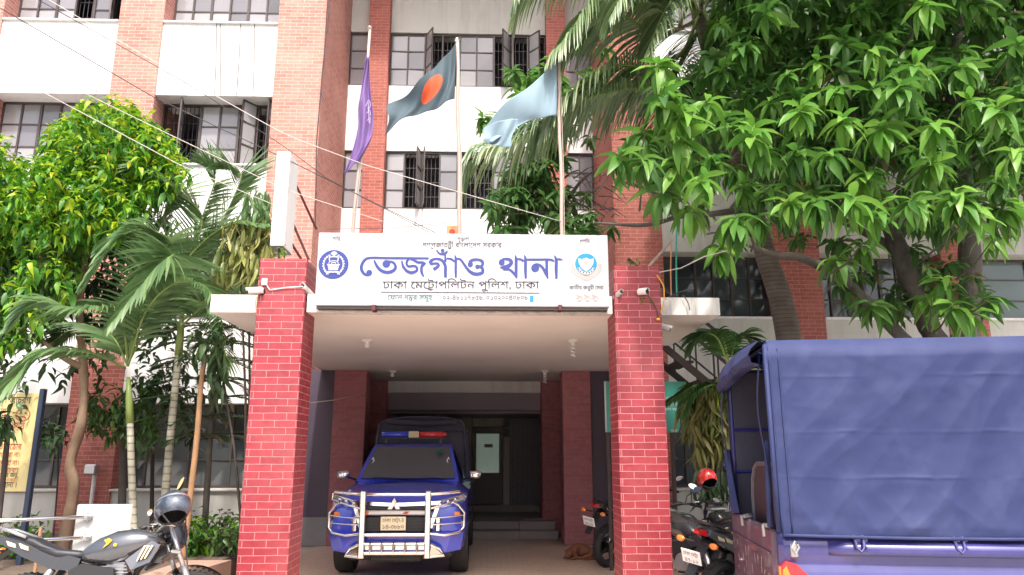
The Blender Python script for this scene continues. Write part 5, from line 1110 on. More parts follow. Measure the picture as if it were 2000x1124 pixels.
for x in (.52, 1.16, 1.80):
    b = MB(); b.tube([(x-.03, -.05, 1.035), (x-.025, -.075, .955), (x, -.085, .93), (x+.02, -.075, .955), (x+.025, -.05, 1.035)], .010, 7); b.tube([(x+.02, -.05, 1.035), (x+.03, -.07, .97), (x+.045, -.075, .95)], .009, 6); b.bbox(x-.03, x+.06, -.05, -.03, .985, 1.03, .005); tk(b, 'rope_hook', M['truckblue'], angle=50)
b = MB(); b.bbox(-.10, .0, .08, WB-.08, .38, .50, .03); tk(b, 'rear_bumper', M['black'])
b = MB(); b.loft([[(LB+.06, .03, .40), (LB+.06, .03, 1.1), (LB+.10, .2, 1.72), (LB+.10, WB-.2, 1.72), (LB+.06, WB-.03, 1.1), (LB+.06, WB-.03, .40)], [(LB+1.5, .03, .40), (LB+1.5, .03, 1.1), (LB+1.0, .2, 1.74), (LB+1.0, WB-.2, 1.74), (LB+1.5, WB-.03, 1.1), (LB+1.5, WB-.03, .40)], [(LB+2.6, .08, .42), (LB+2.6, .10, .95), (LB+2.55, .2, 1.0), (LB+2.55, WB-.2, 1.0), (LB+2.6, WB-.1, .95), (LB+2.6, WB-.08, .42)]]); tk(b, 'cab', M['truckblue'], angle=30)
for x in (.85, LB+2.0):
    for y in (.10, WB-.10): wheel(TR, (x, y, .34), .34, .2, (0, 1, 0))

# ================================================================== motorcycles
def motorcycle(name, label, loc, rz, lean, steer, body, deco, group='parked motorcycles', plate=True, helmet=None):
    T = thing(name, label, 'motorcycle', loc, rz, group); T.rotation_euler = Euler((0, 0, rz)); LN = Matrix.Rotation(lean, 4, 'X')
    def mk(b, nm, m, parent=None, **k):
        b.v = [tuple(LN @ Vector(v)) for v in b.v]; return b.build(nm, m, parent or T, local=True, **k)
    SA = Vector((-.42, 0, .9)).normalized(); SP = Vector((1.06, 0, .92)); SM = Matrix.Translation(SP) @ Matrix.Rotation(steer, 4, SA) @ Matrix.Translation(-SP)
    def mks(b, nm, m, parent=None, **k): b.v = [tuple(SM @ Vector(v)) for v in b.v]; return mk(b, nm, m, parent, **k)
    def wh(c, fn):
        r = .30; w = .12; b = MB(); b.lathe([(r*.74, -w*.5), (r*.86, -w*.55), (r*.97, -w*.3), (r, 0), (r*.97, w*.3), (r*.86, w*.55), (r*.74, w*.5)], c, (0, 1, 0), 32, cap=False)
        for i in range(40):
            a = 2*math.pi*i/40; b.beam(Vector(c)+Vector((math.cos(a)*r*.995, -w*.28, math.sin(a)*r*.995)), Vector(c)+Vector((math.cos(a+.06)*r*.995, w*.28, math.sin(a+.06)*r*.995)), .014, .012)
        t = fn(b, 'wheel', M['rubber'], angle=40); b = MB(); b.lathe([(r*.76, -w*.45), (r*.68, -w*.35), (r*.68, w*.35), (r*.76, w*.45)], c, (0, 1, 0), 32, cap=False)
        for i in range(5):
            a = 2*math.pi*i/5; b.beam(c, Vector(c)+Vector((math.cos(a)*r*.7, 0, math.sin(a)*r*.7)), .035, .03, up=(0, 1, 0))
        b.lathe([(.11, .05), (.115, .054)], c, (0, 1, 0), 24); b.lathe([(.05, -.07), (.05, .07)], c, (0, 1, 0), 14); fn(b, 'rim', M['black'], t)
    wh((0, 0, .30), mk); wh((1.33, 0, .30), mks)
    # frame, engine, exhaust
    b = MB(); b.tube([(1.03, 0, .86), (.85, 0, .60), (.80, 0, .36), (.45, 0, .33), (.38, 0, .55)], .028, 8); b.tube([(1.02, 0, .90), (.6, 0, .74), (.35, .08, .70), (-.2, .06, .80)], .022, 8); b.tube([(.6, 0, .74), (.35, -.08, .70), (-.2, -.06, .80)], .022, 8)
    for s in (-1, 1): b.beam((.40, s*.09, .45), (0, s*.09, .30), .05, .03)
    mk(b, 'frame', M['black'])
    b = MB(); b.bbox(.42, .76, -.13, .13, .30, .50, .04); b.lathe([(.11, -.16), (.12, -.13), (.12, .13), (.11, .16)], (.52, 0, .41), (0, 1, 0), 20); b.lathe([(.08, -.15), (.08, .15)], (.70, 0, .39), (0, 1, 0), 16)
    for i in range(7): b.bbox(.62-.01*i, .84-.01*i, -.10, .10, .50+i*.026, .512+i*.026, .004)
    b.bbox(.60, .78, -.08, .08, .50, .69, .02); mk(b, 'engine', M['alu'], angle=40)
    b = MB(); b.tube([(.80, -.06, .58), (.90, -.09, .45), (.80, -.13, .30), (.5, -.16, .27)], .022, 8); b.tube([(.5, -.16, .27), (.3, -.17, .29), (-.18, -.19, .42)], [.03, .055, .05], 12); b.lathe([(.03, 0), (.05, .005), (.052, .03)], (-.19, -.191, .423), (-1, -.04, .28), 14); mk(b, 'exhaust', M['black'], smooth=True)
    b = MB(); b.lathe([(.028, 0), (.034, .002), (.034, .02), (.028, .022)], (-.215, -.192, .43), (-1, -.04, .28), 14, cap=False); mk(b, 'exhaust_tip', M['chrome'])
    for s in (-1, 1):
        b = MB(); b.tube([(.02, s*.11, .32), (.20, s*.11, .62)], .035, 8); mk(b, 'rear_shock', M['alu'], smooth=True) if s < 0 else mk(b, 'rear_shock', M['alu'], smooth=True)
        b = MB(); b.tube([(.42, s*.14, .33), (.42, s*.26, .34)], .014, 6); mk(b, 'foot_peg', M['black'])
    # tank
    b = MB(); rings = []
    for x, w, zb, zt in ((.36, .06, .68, .745), (.42, .105, .66, .80), (.52, .145, .64, .875), (.66, .175, .64, .93), (.80, .185, .68, .945), (.92, .165, .74, .925), (1.01, .12, .80, .885), (1.05, .06, .83, .86)):
        zc = (zb+zt)/2; h = (zt-zb)/2; rings.append([(x, w*math.copysign(abs(math.cos(a))**.75, math.cos(a)), zc+h*math.copysign(abs(math.sin(a))**.8, math.sin(a))) for a in (2*math.pi*k/20 for k in range(20))])
    b.loft(rings); tk_ = mk(b, 'tank', body, smooth=True)
    b = MB(); b.lathe([(.035, 0), (.035, .008), (.02, .01)], (.78, 0, .943), (0, 0, 1), 16); mk(b, 'filler_cap', M['alu'], tk_)
    for s in (-1, 1):
        b = MB(); b.loft([[(.98, s*.15, .84), (1.06, s*.17, .80), (1.00, s*.20, .66), (.86, s*.19, .60), (.80, s*.19, .68)], [(.98, s*.12, .83), (1.05, s*.13, .79), (.99, s*.15, .66), (.86, s*.14, .61), (.81, s*.14, .68)]]); sh = mk(b, 'tank_shroud', body, angle=40)
        b = MB()
        for i in range(3): b.loft([[(.995-.03*i, s*(.188+.003*i), .80-.004*i), (1.01-.03*i, s*(.188+.003*i), .795-.004*i), (.965-.03*i, s*(.203), .69-.01*i), (.955-.03*i, s*(.203), .692-.01*i)], [(.995-.03*i, s*.16, .80), (1.01-.03*i, s*.16, .795), (.965-.03*i, s*.17, .69), (.955-.03*i, s*.17, .692)]])
        mk(b, 'stripe', M['cream_ink'], sh)
        if deco:
            b = MB(); b.loft([[(.60, s*.176, .845), (.64, s*.182, .86), (.665, s*.182, .84), (.64, s*.183, .81), (.60, s*.181, .78), (.625, s*.184, .82)], [(.60, s*.168, .845), (.64, s*.17, .86), (.665, s*.17, .84), (.64, s*.17, .81), (.60, s*.17, .78), (.625, s*.17, .82)]]); b.lathe([(.014, 0), (.014, .02)], (.70, s*.172, .805), (0, s, 0), 10); mk(b, 'tank_decal', M['yellow_ink'], tk_)
        b = MB(); b.loft([[(.70, s*.14, .62), (.44, s*.15, .66), (.34, s*.15, .60), (.42, s*.15, .44), (.62, s*.16, .42), (.72, s*.16, .50)], [(.70, s*.11, .62), (.44, s*.12, .66), (.34, s*.12, .60), (.42, s*.12, .44), (.62, s*.12, .42), (.72, s*.12, .50)]]); mk(b, 'side_cover', M['black'], angle=40)
        b = MB(); b.loft([[(.42, s*.13, .70), (.10, s*.14, .80), (-.28, s*.10, .90), (-.30, s*.085, .85), (-.05, s*.13, .72), (.20, s*.145, .62), (.40, s*.14, .60)], [(.42, s*.09, .70), (.10, s*.09, .80), (-.28, s*.05, .90), (-.30, s*.04, .85), (-.05, s*.08, .72), (.20, s*.09, .62), (.40, s*.09, .60)]]); tf = mk(b, 'tail_fairing', M['tank_black'], angle=40)
        b = MB()
        for i in range(2): b.loft([[(-.02-.11*i, s*(.140-.012*i), .80+.025*i), (-.10-.11*i, s*(.132-.014*i), .832+.02*i), (-.075-.11*i, s*(.134-.012*i), .79+.022*i), (-.01-.11*i, s*(.140-.01*i), .77+.025*i)], [(-.02-.11*i, s*.09, .80+.025*i), (-.10-.11*i, s*.085, .832+.02*i), (-.075-.11*i, s*.085, .79+.022*i), (-.01-.11*i, s*.09, .77+.025*i)]])
        mk(b, 'fairing_stripe', M['cream_ink'], tf)
    b = MB(); rings = []
    for x, w, zb, zt in ((.45, .09, .70, .76), (.38, .12, .69, .77), (.22, .14, .70, .785), (.10, .13, .74, .83), (.0, .12, .79, .88), (-.18, .10, .84, .91), (-.25, .07, .86, .90)):
        zc = (zb+zt)/2; h = (zt-zb)/2; rings.append([(x, w*math.copysign(abs(math.cos(a))**.6, math.cos(a)), zc+h*math.copysign(abs(math.sin(a))**.6, math.sin(a))) for a in (2*math.pi*k/16 for k in range(16))])
    b.loft(rings); mk(b, 'seat', M['leather'], smooth=True)
    b = MB(); b.tube([(-.05, .13, .88), (-.25, .11, .95), (-.34, .0, .965), (-.25, -.11, .95), (-.05, -.13, .88)], .016, 8); mk(b, 'grab_rail', M['alu'] if deco else M['black'], smooth=True)
    # tail: light, plate, indicators, mudguard
    b = MB(); b.loft([[(-.30, -.06, .84), (-.30, .06, .84), (-.30, .05, .90), (-.30, -.05, .90)], [(-.385, -.035, .865), (-.385, .035, .865), (-.385, .03, .89), (-.385, -.03, .89)]]); mk(b, 'tail_light', M['lamp_red'])
    b = MB(); b.grid(lambda u, v: (-.20-.26*u, (v-.5)*.13*(1-.2*u), .80-.30*u**1.3), 8, 4); b.grid(lambda u, v: (-.20-.26*u, (v-.5)*.13*(1-.2*u), .79-.30*u**1.3), 8, 4, flip=True); mg = mk(b, 'rear_mudguard', M['black'], smooth=True)
    for s in (-1, 1):
        b = MB(); b.tube([(-.33, s*.05, .78), (-.35, s*.15, .785)], .010, 6); ia = mk(b, 'indicator_stalk', M['black']); b = MB(); b.ball((-.37, s*.19, .785), (.025, .05, .03), 12, 7); mk(b, 'indicator', M['lamp_orange'] if s > 9 else M['lamp_orange'], ia, smooth=True)
    if plate:
        b = MB(); M4 = Matrix.Translation((-.44, 0, .66)) @ Matrix.Rotation(R(-18), 4, 'Y'); b.bbox(-.005, .005, -.11, .11, -.065, .065, .004, 0, M4); pl = mk(b, 'number_plate', M['boxwhite']); b = MB()
        text_on(b, 'ঢাকা েমট~া', lambda u, v, d: M4 @ Vector((-.0055-d*.3, -u, v)), -.085, .012, w=.17, h=.045, bold=.02); text_on(b, '৪৭-১২', lambda u, v, d: M4 @ Vector((-.0055-d*.3, -u, v)), -.08, -.05, w=.16, h=.05, bold=.02); mk(b, 'plate_lettering', M['ink'], pl)
    # fork, bars, mirrors, headlight
    for s in (-1, 1):
        b = MB(); b.tube([(1.33, s*.085, .30), (1.20, s*.085, .60)], .030, 10); b.tube([(1.20, s*.085, .60), (1.04, s*.085, .96)], .021, 10); mks(b, 'fork_leg', M['alu'], smooth=True)
        b = MB(); b.tube([(1.0, s*.03, .99), (1.0, s*.12, 1.03), (.96, s*.26, 1.045), (.90, s*.35, 1.03)], .012, 8); hb = mks(b, 'handlebar', M['chrome'] if deco else M['black'], smooth=True); b = MB(); b.tube([(.955, s*.27, 1.045), (.88, s*.39, 1.025)], .019, 10); mks(b, 'grip', M['black'], hb, smooth=True)
        b = MB(); b.tube([(.99, s*.24, 1.04), (1.04, s*.33, 1.03), (1.02, s*.40, 1.02)], .007, 6); mks(b, 'brake_lever', M['alu'], hb)
        b = MB(); b.tube([(.97, s*.22, 1.05), (1.02, s*.27, 1.13), (1.0, s*.34, 1.19)], .007, 6); ms = mks(b, 'mirror_stem', M['black'])
        b = MB(); b.loft([[(1.0+dx, s*.37+y*k, 1.215+z*k) for y, z in [(.075*math.cos(a)+.02*math.sin(a)*s, .042*math.sin(a)+.01*math.cos(a)*s) for a in (2*math.pi*i/16 for i in range(16))]] for dx, k in ((-.012, .96), (-.006, 1), (.02, .75), (.032, .3))]); mm = mks(b, 'mirror', M['black'], smooth=True)
        b = MB(); b.loft([[(1.0+dx, s*.37+y, 1.215+z) for y, z in [(.068*math.cos(a)+.02*math.sin(a)*s, .037*math.sin(a)+.01*math.cos(a)*s) for a in (2*math.pi*i/16 for i in range(16))]] for dx in (-.0135, -.0125)]); mks(b, 'mirror_glass', M['chrome'], mm)
    b = MB(); b.bbox(.99, 1.09, -.12, .12, .93, .965, .01); b.bbox(1.07, 1.16, -.12, .12, .70, .73, .01); mks(b, 'fork_yoke', M['alu'])
    b = MB(); b.loft([[(1.07, y*.62, .03+z*.96) for y, z in ((-.10, .84), (-.12, .95), (-.07, 1.04), (.07, 1.04), (.12, .95), (.10, .84))], [(1.15, y*.78, .03+z*.96) for y, z in ((-.09, .80), (-.12, .92), (-.05, 1.05), (.05, 1.05), (.12, .92), (.09, .80))], [(1.21, y*.62, .03+z*.96) for y, z in ((-.08, .80), (-.10, .90), (-.04, .98), (.04, .98), (.10, .90), (.08, .80))]]); hl = mks(b, 'headlight_shell', M['tank_black'], angle=40)
    b = MB(); b.loft([[(1.212, y*.58, .03+z*.96) for y, z in ((-.08, .81), (-.10, .90), (.10, .90), (.08, .81))], [(1.23, y*.5, .03+z*.96) for y, z in ((-.08, .82), (-.09, .89), (.09, .89), (.08, .82))]]); mks(b, 'headlight', M['lamp_clear'], hl)
    b = MB(); b.lathe([(.05, 0), (.055, .02), (.05, .035)], (1.05, .0, 1.015), (-.55, 0, .83), 18); cl = mks(b, 'instrument_dial', M['black'], smooth=True); b = MB(); b.lathe([(.042, .036), (.042, .038)], (1.05, 0, 1.015), (-.55, 0, .83), 18); mks(b, 'dial_glass', M['glass'], cl)
    b = MB(); b.grid(lambda u, v: (1.33+.36*math.sin((u-.5)*2.0), (v-.5)*.13, .30+.335*math.cos((u-.5)*2.0)), 14, 4); b.grid(lambda u, v: (1.33+.345*math.sin((u-.5)*2.0), (v-.5)*.13, .30+.322*math.cos((u-.5)*2.0)), 14, 4, flip=True); mks(b, 'front_mudguard', body, smooth=True)
    b = MB()
    for s in (-1, 1): b.tube([(.95, s*.22, 1.04), (1.05, s*.12, 1.0), (1.12, s*.05, .9), (1.10, 0, .75)], .006, 5)
    b.tube([(1.0, -.2, 1.05), (1.15, -.12, 1.06), (1.18, -.1, .85), (1.25, -.1, .5), (1.32, -.08, .38)], .006, 5); mks(b, 'control_cables', M['black'])
    return T, (Matrix.Translation(Vector(loc)) @ Matrix.Rotation(rz, 4, 'Z') @ LN @ SM)
def helmet(label, c, fwd, r, m, dome=(0, 0, 1), vis=True):
    c = Vector(c); T = thing('helmet', label, 'helmet', tuple(c)); zz = Vector(dome).normalized(); xx = Vector(fwd); xx = (xx-zz*xx.dot(zz)).normalized(); yy = zz.cross(xx); M4 = Matrix.Translation(c) @ Matrix((xx, yy, zz)).transposed().to_4x4()
    b = MB(); n = 24; k = 12; rings = []
    def shell(r_, z0):
        return [[(r_*1.12*math.cos(a)*math.cos(e)+(.02*r_ if e < 0 else 0), r_*.92*math.sin(a)*math.cos(e), r_*math.sin(e)) for a in (2*math.pi*i/n for i in range(n))] for e in np.linspace(math.asin(z0), math.pi/2-.02, k)]
    o_ = shell(r, -.62); i_ = shell(r*.9, -.60)[::-1]; b.loft(o_, cap=False); b.f.append(tuple((k-1)*n+j for j in range(n))); b.m.append(0); b.loft(i_, 1, cap=False); q = len(b.v)
    b.loft([i_[-1], o_[0]], 1, cap=False); b.v = [tuple(M4 @ Vector(v)) for v in b.v]; b.build('shell', [m, M['black']], T, smooth=True, fixn=False)
    if vis:
      b = MB(); b.grid(lambda u, v: (r*1.145*math.cos((u-.5)*2.3)*math.cos(-.35+v*.75), r*.95*math.sin((u-.5)*2.3)*math.cos(-.35+v*.75), r*1.02*math.sin(-.35+v*.75)), 16, 8); b.v = [tuple(M4 @ Vector(v)) for v in b.v]; b.build('visor', M['black'], T, smooth=True)
    b = MB(); b.grid(lambda u, v: (r*1.135*math.cos((u-.5)*5.2)*math.cos(.28+v*.16), r*.935*math.sin((u-.5)*5.2)*math.cos(.28+v*.16), r*1.012*math.sin(.28+v*.16)), 30, 3); b.v = [tuple(M4 @ Vector(v)) for v in b.v]; b.build('stripe', M['alu'], T, smooth=True)
    b = MB(); b.tube([M4 @ Vector((.1*r, .8*r, -.5*r)), M4 @ Vector((.2*r, .3*r, -1.15*r)), M4 @ Vector((.2*r, -.3*r, -1.1*r)), M4 @ Vector((.1*r, -.8*r, -.5*r))], .008, 5); b.build('chin_strap', M['black'], T)
    return T
bk, m0 = motorcycle('motorcycle', 'grey motorcycle at the lower left with a yellow mark on its tank', (-3.87, 6.75, 0), R(5), R(-9), R(38), M['tank_grey'], True, plate=False)
helmet('dark helmet with blue grey pattern hanging on the grey motorcycle mirror', W(337, 993, 6.75), (.75, -.5, .3), .148, M['helmet_dark'], (-.25, .50, .85), False)
motorcycle('motorcycle', 'black motorcycle with cream stripes and a white number plate between pillar and blue truck', (2.19, 7.5, 0), R(36), R(7), R(-25), M['tank_black'], False)
motorcycle('motorcycle', 'black motorcycle carrying the red helmet, its bars turned toward the right pillar', (2.42, 8.05, 0), R(112), R(4), R(-6), M['tank_black'], False)
helmet('red helmet hanging on the mirror of the black motorcycle beside the truck', W(1381, 936, 8.75), (-.1, -1, .4), .125, M['helmet_red'], (-.15, .62, .75), False)
motorcycle('motorcycle', 'black motorcycle mostly hidden behind the rear corner of the blue truck', (2.85, 8.25, 0), R(100), R(6), R(15), M['tank_black'], False)
motorcycle('motorcycle', 'dark motorcycle behind the right pillar with round lamps at its tail', (1.72, 11.2, .012), R(38), R(7), R(20), M['tank_black'], False)

# ================================================================== sleeping dog
def skin(name, verts, edges, rad, m, parent, sub=2):
    me = bpy.data.meshes.new('tmp'); me.from_pydata([tuple(v) for v in verts], edges, []); o = bpy.data.objects.new('tmp', me); COL.objects.link(o)
    sm_ = o.modifiers.new('s', 'SKIN'); ss = o.modifiers.new('u', 'SUBSURF'); ss.levels = sub; ss.render_levels = sub
    if not me.skin_vertices:
        bm = bmesh.new(); bm.from_mesh(me); bm.verts.layers.skin.verify(); bm.to_mesh(me); bm.free()
    for i, r in enumerate(rad): me.skin_vertices[0].data[i].radius = r if isinstance(r, tuple) else (r, r); me.skin_vertices[0].data[i].use_root = i == 0
    n = bpy.data.meshes.new_from_object(o.evaluated_get(bpy.context.evaluated_depsgraph_get())); bpy.data.objects.remove(o); n.name = name
    n.materials.clear(); n.materials.append(m); n.polygons.foreach_set('use_smooth', [True]*len(n.polygons)); n.polygons.foreach_set('material_index', [0]*len(n.polygons))
    r = bpy.data.objects.new(name, n); COL.objects.link(r); r.parent = parent; return r
DG = thing('dog', 'brown dog sleeping curled up on the driveway by the inner pillar', 'dog', (1.44, 12.1, .012), R(0))
V = [(.14, .05, .10), (.05, .13, .115), (-.05, .13, .12), (-.13, .07, .11), (-.17, -.01, .10), (-.19, -.08, .075), (-.215, -.12, .05), (-.25, -.145, .035),   # hip, spine, shoulder, neck, head, muzzle
     (.20, -.03, .085), (.13, -.13, .05), (.0, -.15, .03), (-.06, -.155, .025),                  # near hind leg: knee, hock, paw
     (-.10, -.03, .06), (-.06, -.14, .035), (-.18, -.19, .02),                                   # near fore leg
     (.24, .02, .05), (.23, -.12, .025), (.14, -.20, .018), (.02, -.21, .015)]                   # tail curled round
E_ = [(0, 1), (1, 2), (2, 3), (3, 4), (4, 5), (5, 6), (6, 7), (0, 8), (8, 9), (9, 10), (10, 11), (3, 12), (12, 13), (13, 14), (0, 15), (15, 16), (16, 17), (17, 18)]
RD = [.105, .11, .11, .10, .07, .062, .045, .024, .07, .038, .022, .02, .045, .026, .018, .03, .02, .016, .010]
skin('body', V, E_, RD, M['skin_dog'], DG)
for dx, dy in ((-.155, -.055), (-.235, -.055)):
    b = MB(); b.loft([[(dx-.02, dy, .12), (dx+.02, dy+.005, .12), (dx, dy+.012, .125)], [(dx-.012, dy-.03, .115), (dx+.012, dy-.03, .115), (dx, dy-.022, .12)], [(dx-.002, dy-.055, .095), (dx+.002, dy-.055, .095), (dx, dy-.053, .097)]]); b.build('ear', M['skin_dog'], DG, local=True)
b = MB(); b.ball((-.268, -.152, .04), .011, 8, 6); b.build('nose', M['black'], DG, local=True, smooth=True)
# ================================================================== flags
def flag(name, label, rows, Y, mats, fold=.06, kx=9, thick=.004, nu=48, nv=30, disc_=None, ph=0, dy=None):
    """rows: photo points of the cloth, each row from the pole to the fly end, top row first"""
    R_ = [cat_rom([W(x, y, Y+(d[0] if d else 0)) for x, y, *d in r], nu) for r in rows]
    def fn(u, v):
        i = min(int(u*nu+.5), nu); c = cat_rom([r[i] for r in R_], nv)[min(int(v*nv+.5), nv)] if len(R_) > 2 else R_[0][i].lerp(R_[1][i], v)
        a = math.sin(u*kx+v*3+ph)*fold*(.2+u)+math.sin(u*kx*2.1-v*4+ph)*fold*.35
        return Vector((c.x, c.y+a, c.z))
    b = MB(); b.grid(fn, nu, nv); n = len(b.v)
    if disc_:
        for k, f in enumerate(b.f):
            i, j = divmod(k, nv); u = (i+.5)/nu; v = (j+.5)/nv
            if ((u-disc_[0])/disc_[2])**2+((v-disc_[1])/disc_[3])**2 < 1: b.m[k] = 1
    o = b.build(name, mats, None, smooth=True); md = o.modifiers.new('cloth', 'SOLIDIFY'); md.thickness = thick; md.offset = 0
    tag(o, label, 'flag'); return o
def pole(label, x0, y0, x1, y1, Y, r, m, top):
    a = W(x0, y0, Y); b = W(x1, y1, Y); d = (b-a)/(b.z-a.z); lo = a+d*(3.325-a.z)
    T = thing('flag_pole', label, 'flag pole', tuple(lo), group='flag poles on the porch roof')
    s = MB(); n = 9; s.tube([lo.lerp(b, i/n)+Vector((.008*math.sin(i*1.7), 0, 0)) for i in range(n+1)], [r*(1.05-.25*i/n) for i in range(n+1)], 9); s.build('shaft', m, T, smooth=True)
    s = MB(); s.lathe([(r*1.6, -.06), (r*1.6, 0)], tuple(lo+Vector((0, 0, .06)))); s.build('foot_collar', M['rust'], T)
    s = MB(); s.ball(tuple(b+Vector((0, 0, .015))), r*1.2, 10, 6); s.tube([b+Vector((-.03, -.02, -.02)), b+Vector((.03, -.02, .0))], .006, 5); s.build('top_pulley', top, T)
    s = MB(); s.tube([b+Vector((.02, -.02, -.02)), lo.lerp(b, .5)+Vector((.035, -.02, 0)), lo.lerp(b, .2)+Vector((.02, -.02, 0))], .004, 4); s.build('rope', M['wire_pale'], T)
pole('thin steel flag pole carrying the limp purple flag', 690, 450, 722, 56, 8.9, .022, M['pole_steel'], M['pole_steel'])
pole('middle flag pole carrying the dark flag with the red disc', 898, 450, 893, 80, 8.9, .028, M['pole_steel'], M['steel'])
pole('pinkish flag pole carrying the pale blue flag', 1098, 450, 1090, 112, 8.9, .024, M['pole_bamboo'], M['pole_bamboo'])
flag('flag', 'dark green flag with a red disc streaming from the middle pole', [[(890, 84), (855, 125), (808, 172), (754, 203)], [(890, 120), (862, 152), (815, 190), (757, 222)], [(889, 155), (862, 178), (812, 207), (762, 240)], [(888, 192), (850, 214), (805, 224), (752, 268)]], 8.86, [M['flag_dark'], M['flag_red']], .075, 9, nu=110, nv=70, disc_=(.47, .46, .15, .30))
flag('flag', 'pale blue flag folded over itself on the right pole', [[(1088, 116), (1040, 165), (985, 205), (942, 250)], [(1088, 150), (1045, 190), (995, 225), (945, 262)], [(1088, 185), (1050, 215), (1012, 238), (950, 276)], [(1087, 228), (1060, 230), (1020, 240), (960, 284)]], 8.86, [M['flag_sky']], .05, 7, ph=1)
flag('flag_fold', 'x', [[(1012, 232), (985, 236), (945, 246)], [(1008, 250), (980, 256), (944, 262)], [(1000, 268), (978, 274), (946, 270)], [(998, 290), (972, 284), (942, 279)]], 8.80, [M['flag_sky']], .04, 6, ph=2)
fo = bpy.data.objects['flag_fold']; fm = bpy.data.objects['flag.001']
fo.parent = fm; fo.location = fo.location-fm.location
for kk in ('label', 'category'): del fo[kk]
pf = flag('flag', 'limp purple flag with a white emblem hanging along the left pole', [[(721, 108), (719, 112), (716, 118)], [(723, 170), (712, 176), (704, 186)], [(729, 225), (714, 224), (699, 208)], [(727, 262), (712, 262), (697, 248)], [(722, 278), (706, 296), (684, 300)], [(700, 318), (684, 330), (671, 336)]], 8.84, [M['purple']], .06, 6, nv=60)
b = MB(); lp = []
def ef(u, v, d): return W(u, v, 8.775)
for s_ in ([(714, 208), (720, 196), (724, 206), (718, 214)], [(716, 222), (722, 216), (724, 226)], [(717, 236), (723, 230), (722, 242)], [(719, 200), (721, 240)]): lp += stroke(s_, [.9]*len(s_))
ink(b, lp, ef, 0); b.build('emblem', mat('faded_lilac_print', (.42, .36, .48), .8), pf, fixn=False)
# ================================================================== overhead cables
def cable(label, pts, r, m, group='overhead cables', sag=.0):
    P = [W(*p) for p in pts]; Q = []
    n = 24
    for i in range(n+1):
        t = i/n*(len(P)-1); k = min(int(t), len(P)-2); q = P[k].lerp(P[k+1], t-k); Q.append(q)
    b = MB(); b.tube(Q, r, 5); o = b.build('overhead_cable', m, None, smooth=True); tag(o, label, 'cable', group)
cable('thickest dark cable running from the upper left down behind the name board', [(-160, -78, 6.2), (0, 16, 6.8), (300, 190, 7.8), (560, 312, 8.4), (850, 455, 9.2)], .0055, M['wire'])
cable('long pale cable from the top left ending on the pinkish flag pole', [(0, -50, 6.8), (95, 0, 7.0), (300, 120, 7.5), (560, 265, 8.0), (720, 325, 8.4), (1096, 433, 8.88)], .0048, M['wire_pale'])
cable('cable just below the upper one, ending behind the name board', [(0, -38, 6.6), (75, 0, 7.0), (380, 172, 7.8), (560, 290, 8.3), (640, 350, 8.6), (840, 455, 9.1)], .0045, M['wire'])
cable('pale cable crossing the lime tree, upper of the two pale ones', [(-100, 50, 6.0), (0, 103, 6.5), (160, 180, 7.2), (345, 270, 7.8), (560, 372, 8.4), (770, 440, 9.0)], .0048, M['wire_pale'])
cable('lowest pale cable crossing the lime tree toward the left pillar', [(-100, 85, 6.0), (0, 137, 6.5), (140, 210, 7.0), (350, 322, 7.6), (545, 405, 8.3)], .0048, M['wire_pale'])
cable('thin cable sagging across the wall above the name board', [(640, 448, 9.5), (760, 446, 9.7), (880, 436, 10), (1010, 418, 10.2), (1190, 408, 10.4)], .004, M['wire'])
cable('dark twisted cable from the right pillar up into the mango leaves', [(1285, 533, 8.2), (1330, 524, 8.2), (1375, 502, 8.2), (1420, 490, 8.1)], .006, M['wire_pale'])
cable('thin white string slung under the porch from pillar to pillar', [(598, 788, 9.0), (650, 782, 11), (712, 770, 13.8)], .006, M['wire_pale'])
# ================================================================== white light box on edge beside the pillar
a = W(527, 480, 8.35); c = W(554, 480, 8.35); zt = W(540, 296, 8.35).z
T = thing('lightbox_sign', 'narrow white lightbox standing edge on above the left porch pillar', 'sign', (a.x, 8.35, 3.69))
b = MB(); b.bbox(a.x, c.x, 8.35, 8.75, a.z, zt, .008); b.build('box', M['boxwhite'], T)
b = MB(); b.box(a.x+.01, c.x-.01, 8.37, 8.73, a.z-.012, a.z-.001); b.box((a.x+c.x)/2-.01, (a.x+c.x)/2+.01, 8.45, 8.5, 3.32, a.z-.012); b.build('base_plate', M['frame'], T)
for p, q in (((559, 320, 8.9), (618, 448, 9.4)), ((556, 400, 8.9), (603, 508, 9.0)), ((556, 455, 8.6), (588, 506, 8.9))):
    b = MB(); b.tube([W(*p), W(*q)], .016, 7); b.build('brace', M['rust'], T)
# weeds on pillar tops and canopy
for (x, y, Y, n_, lab) in ((1240, 520, 8.2, 5, 'yellowish weed on top of the right porch pillar'), (552, 500, 8.3, 5, 'small weed growing beside the foot of the lightbox'), (600, 533, 8.4, 3, 'tiny weed on the canopy edge right of the left pillar'), (1256, 588, 7.98, 2, 'tiny weed in a joint under the right white camera')):
    c = W(x, y, Y); T = thing('weed', lab, 'plant', tuple(c), group='weeds on the porch'); lv = Leaves(); st = MB()
    for k in range(n_): q = c+Vector((random.gauss(0, .05), random.gauss(0, .02)-.01, random.uniform(.02, .10))); st.tube([c, q], .003, 4); sprig(lv, q, .055, 0, 5, .4)
    st.build('stem', M['petiole'], T); lv.build('leaves', [M['leaf_olive' if x > 1000 and x < 1250 else 'leaf_yg']], T)
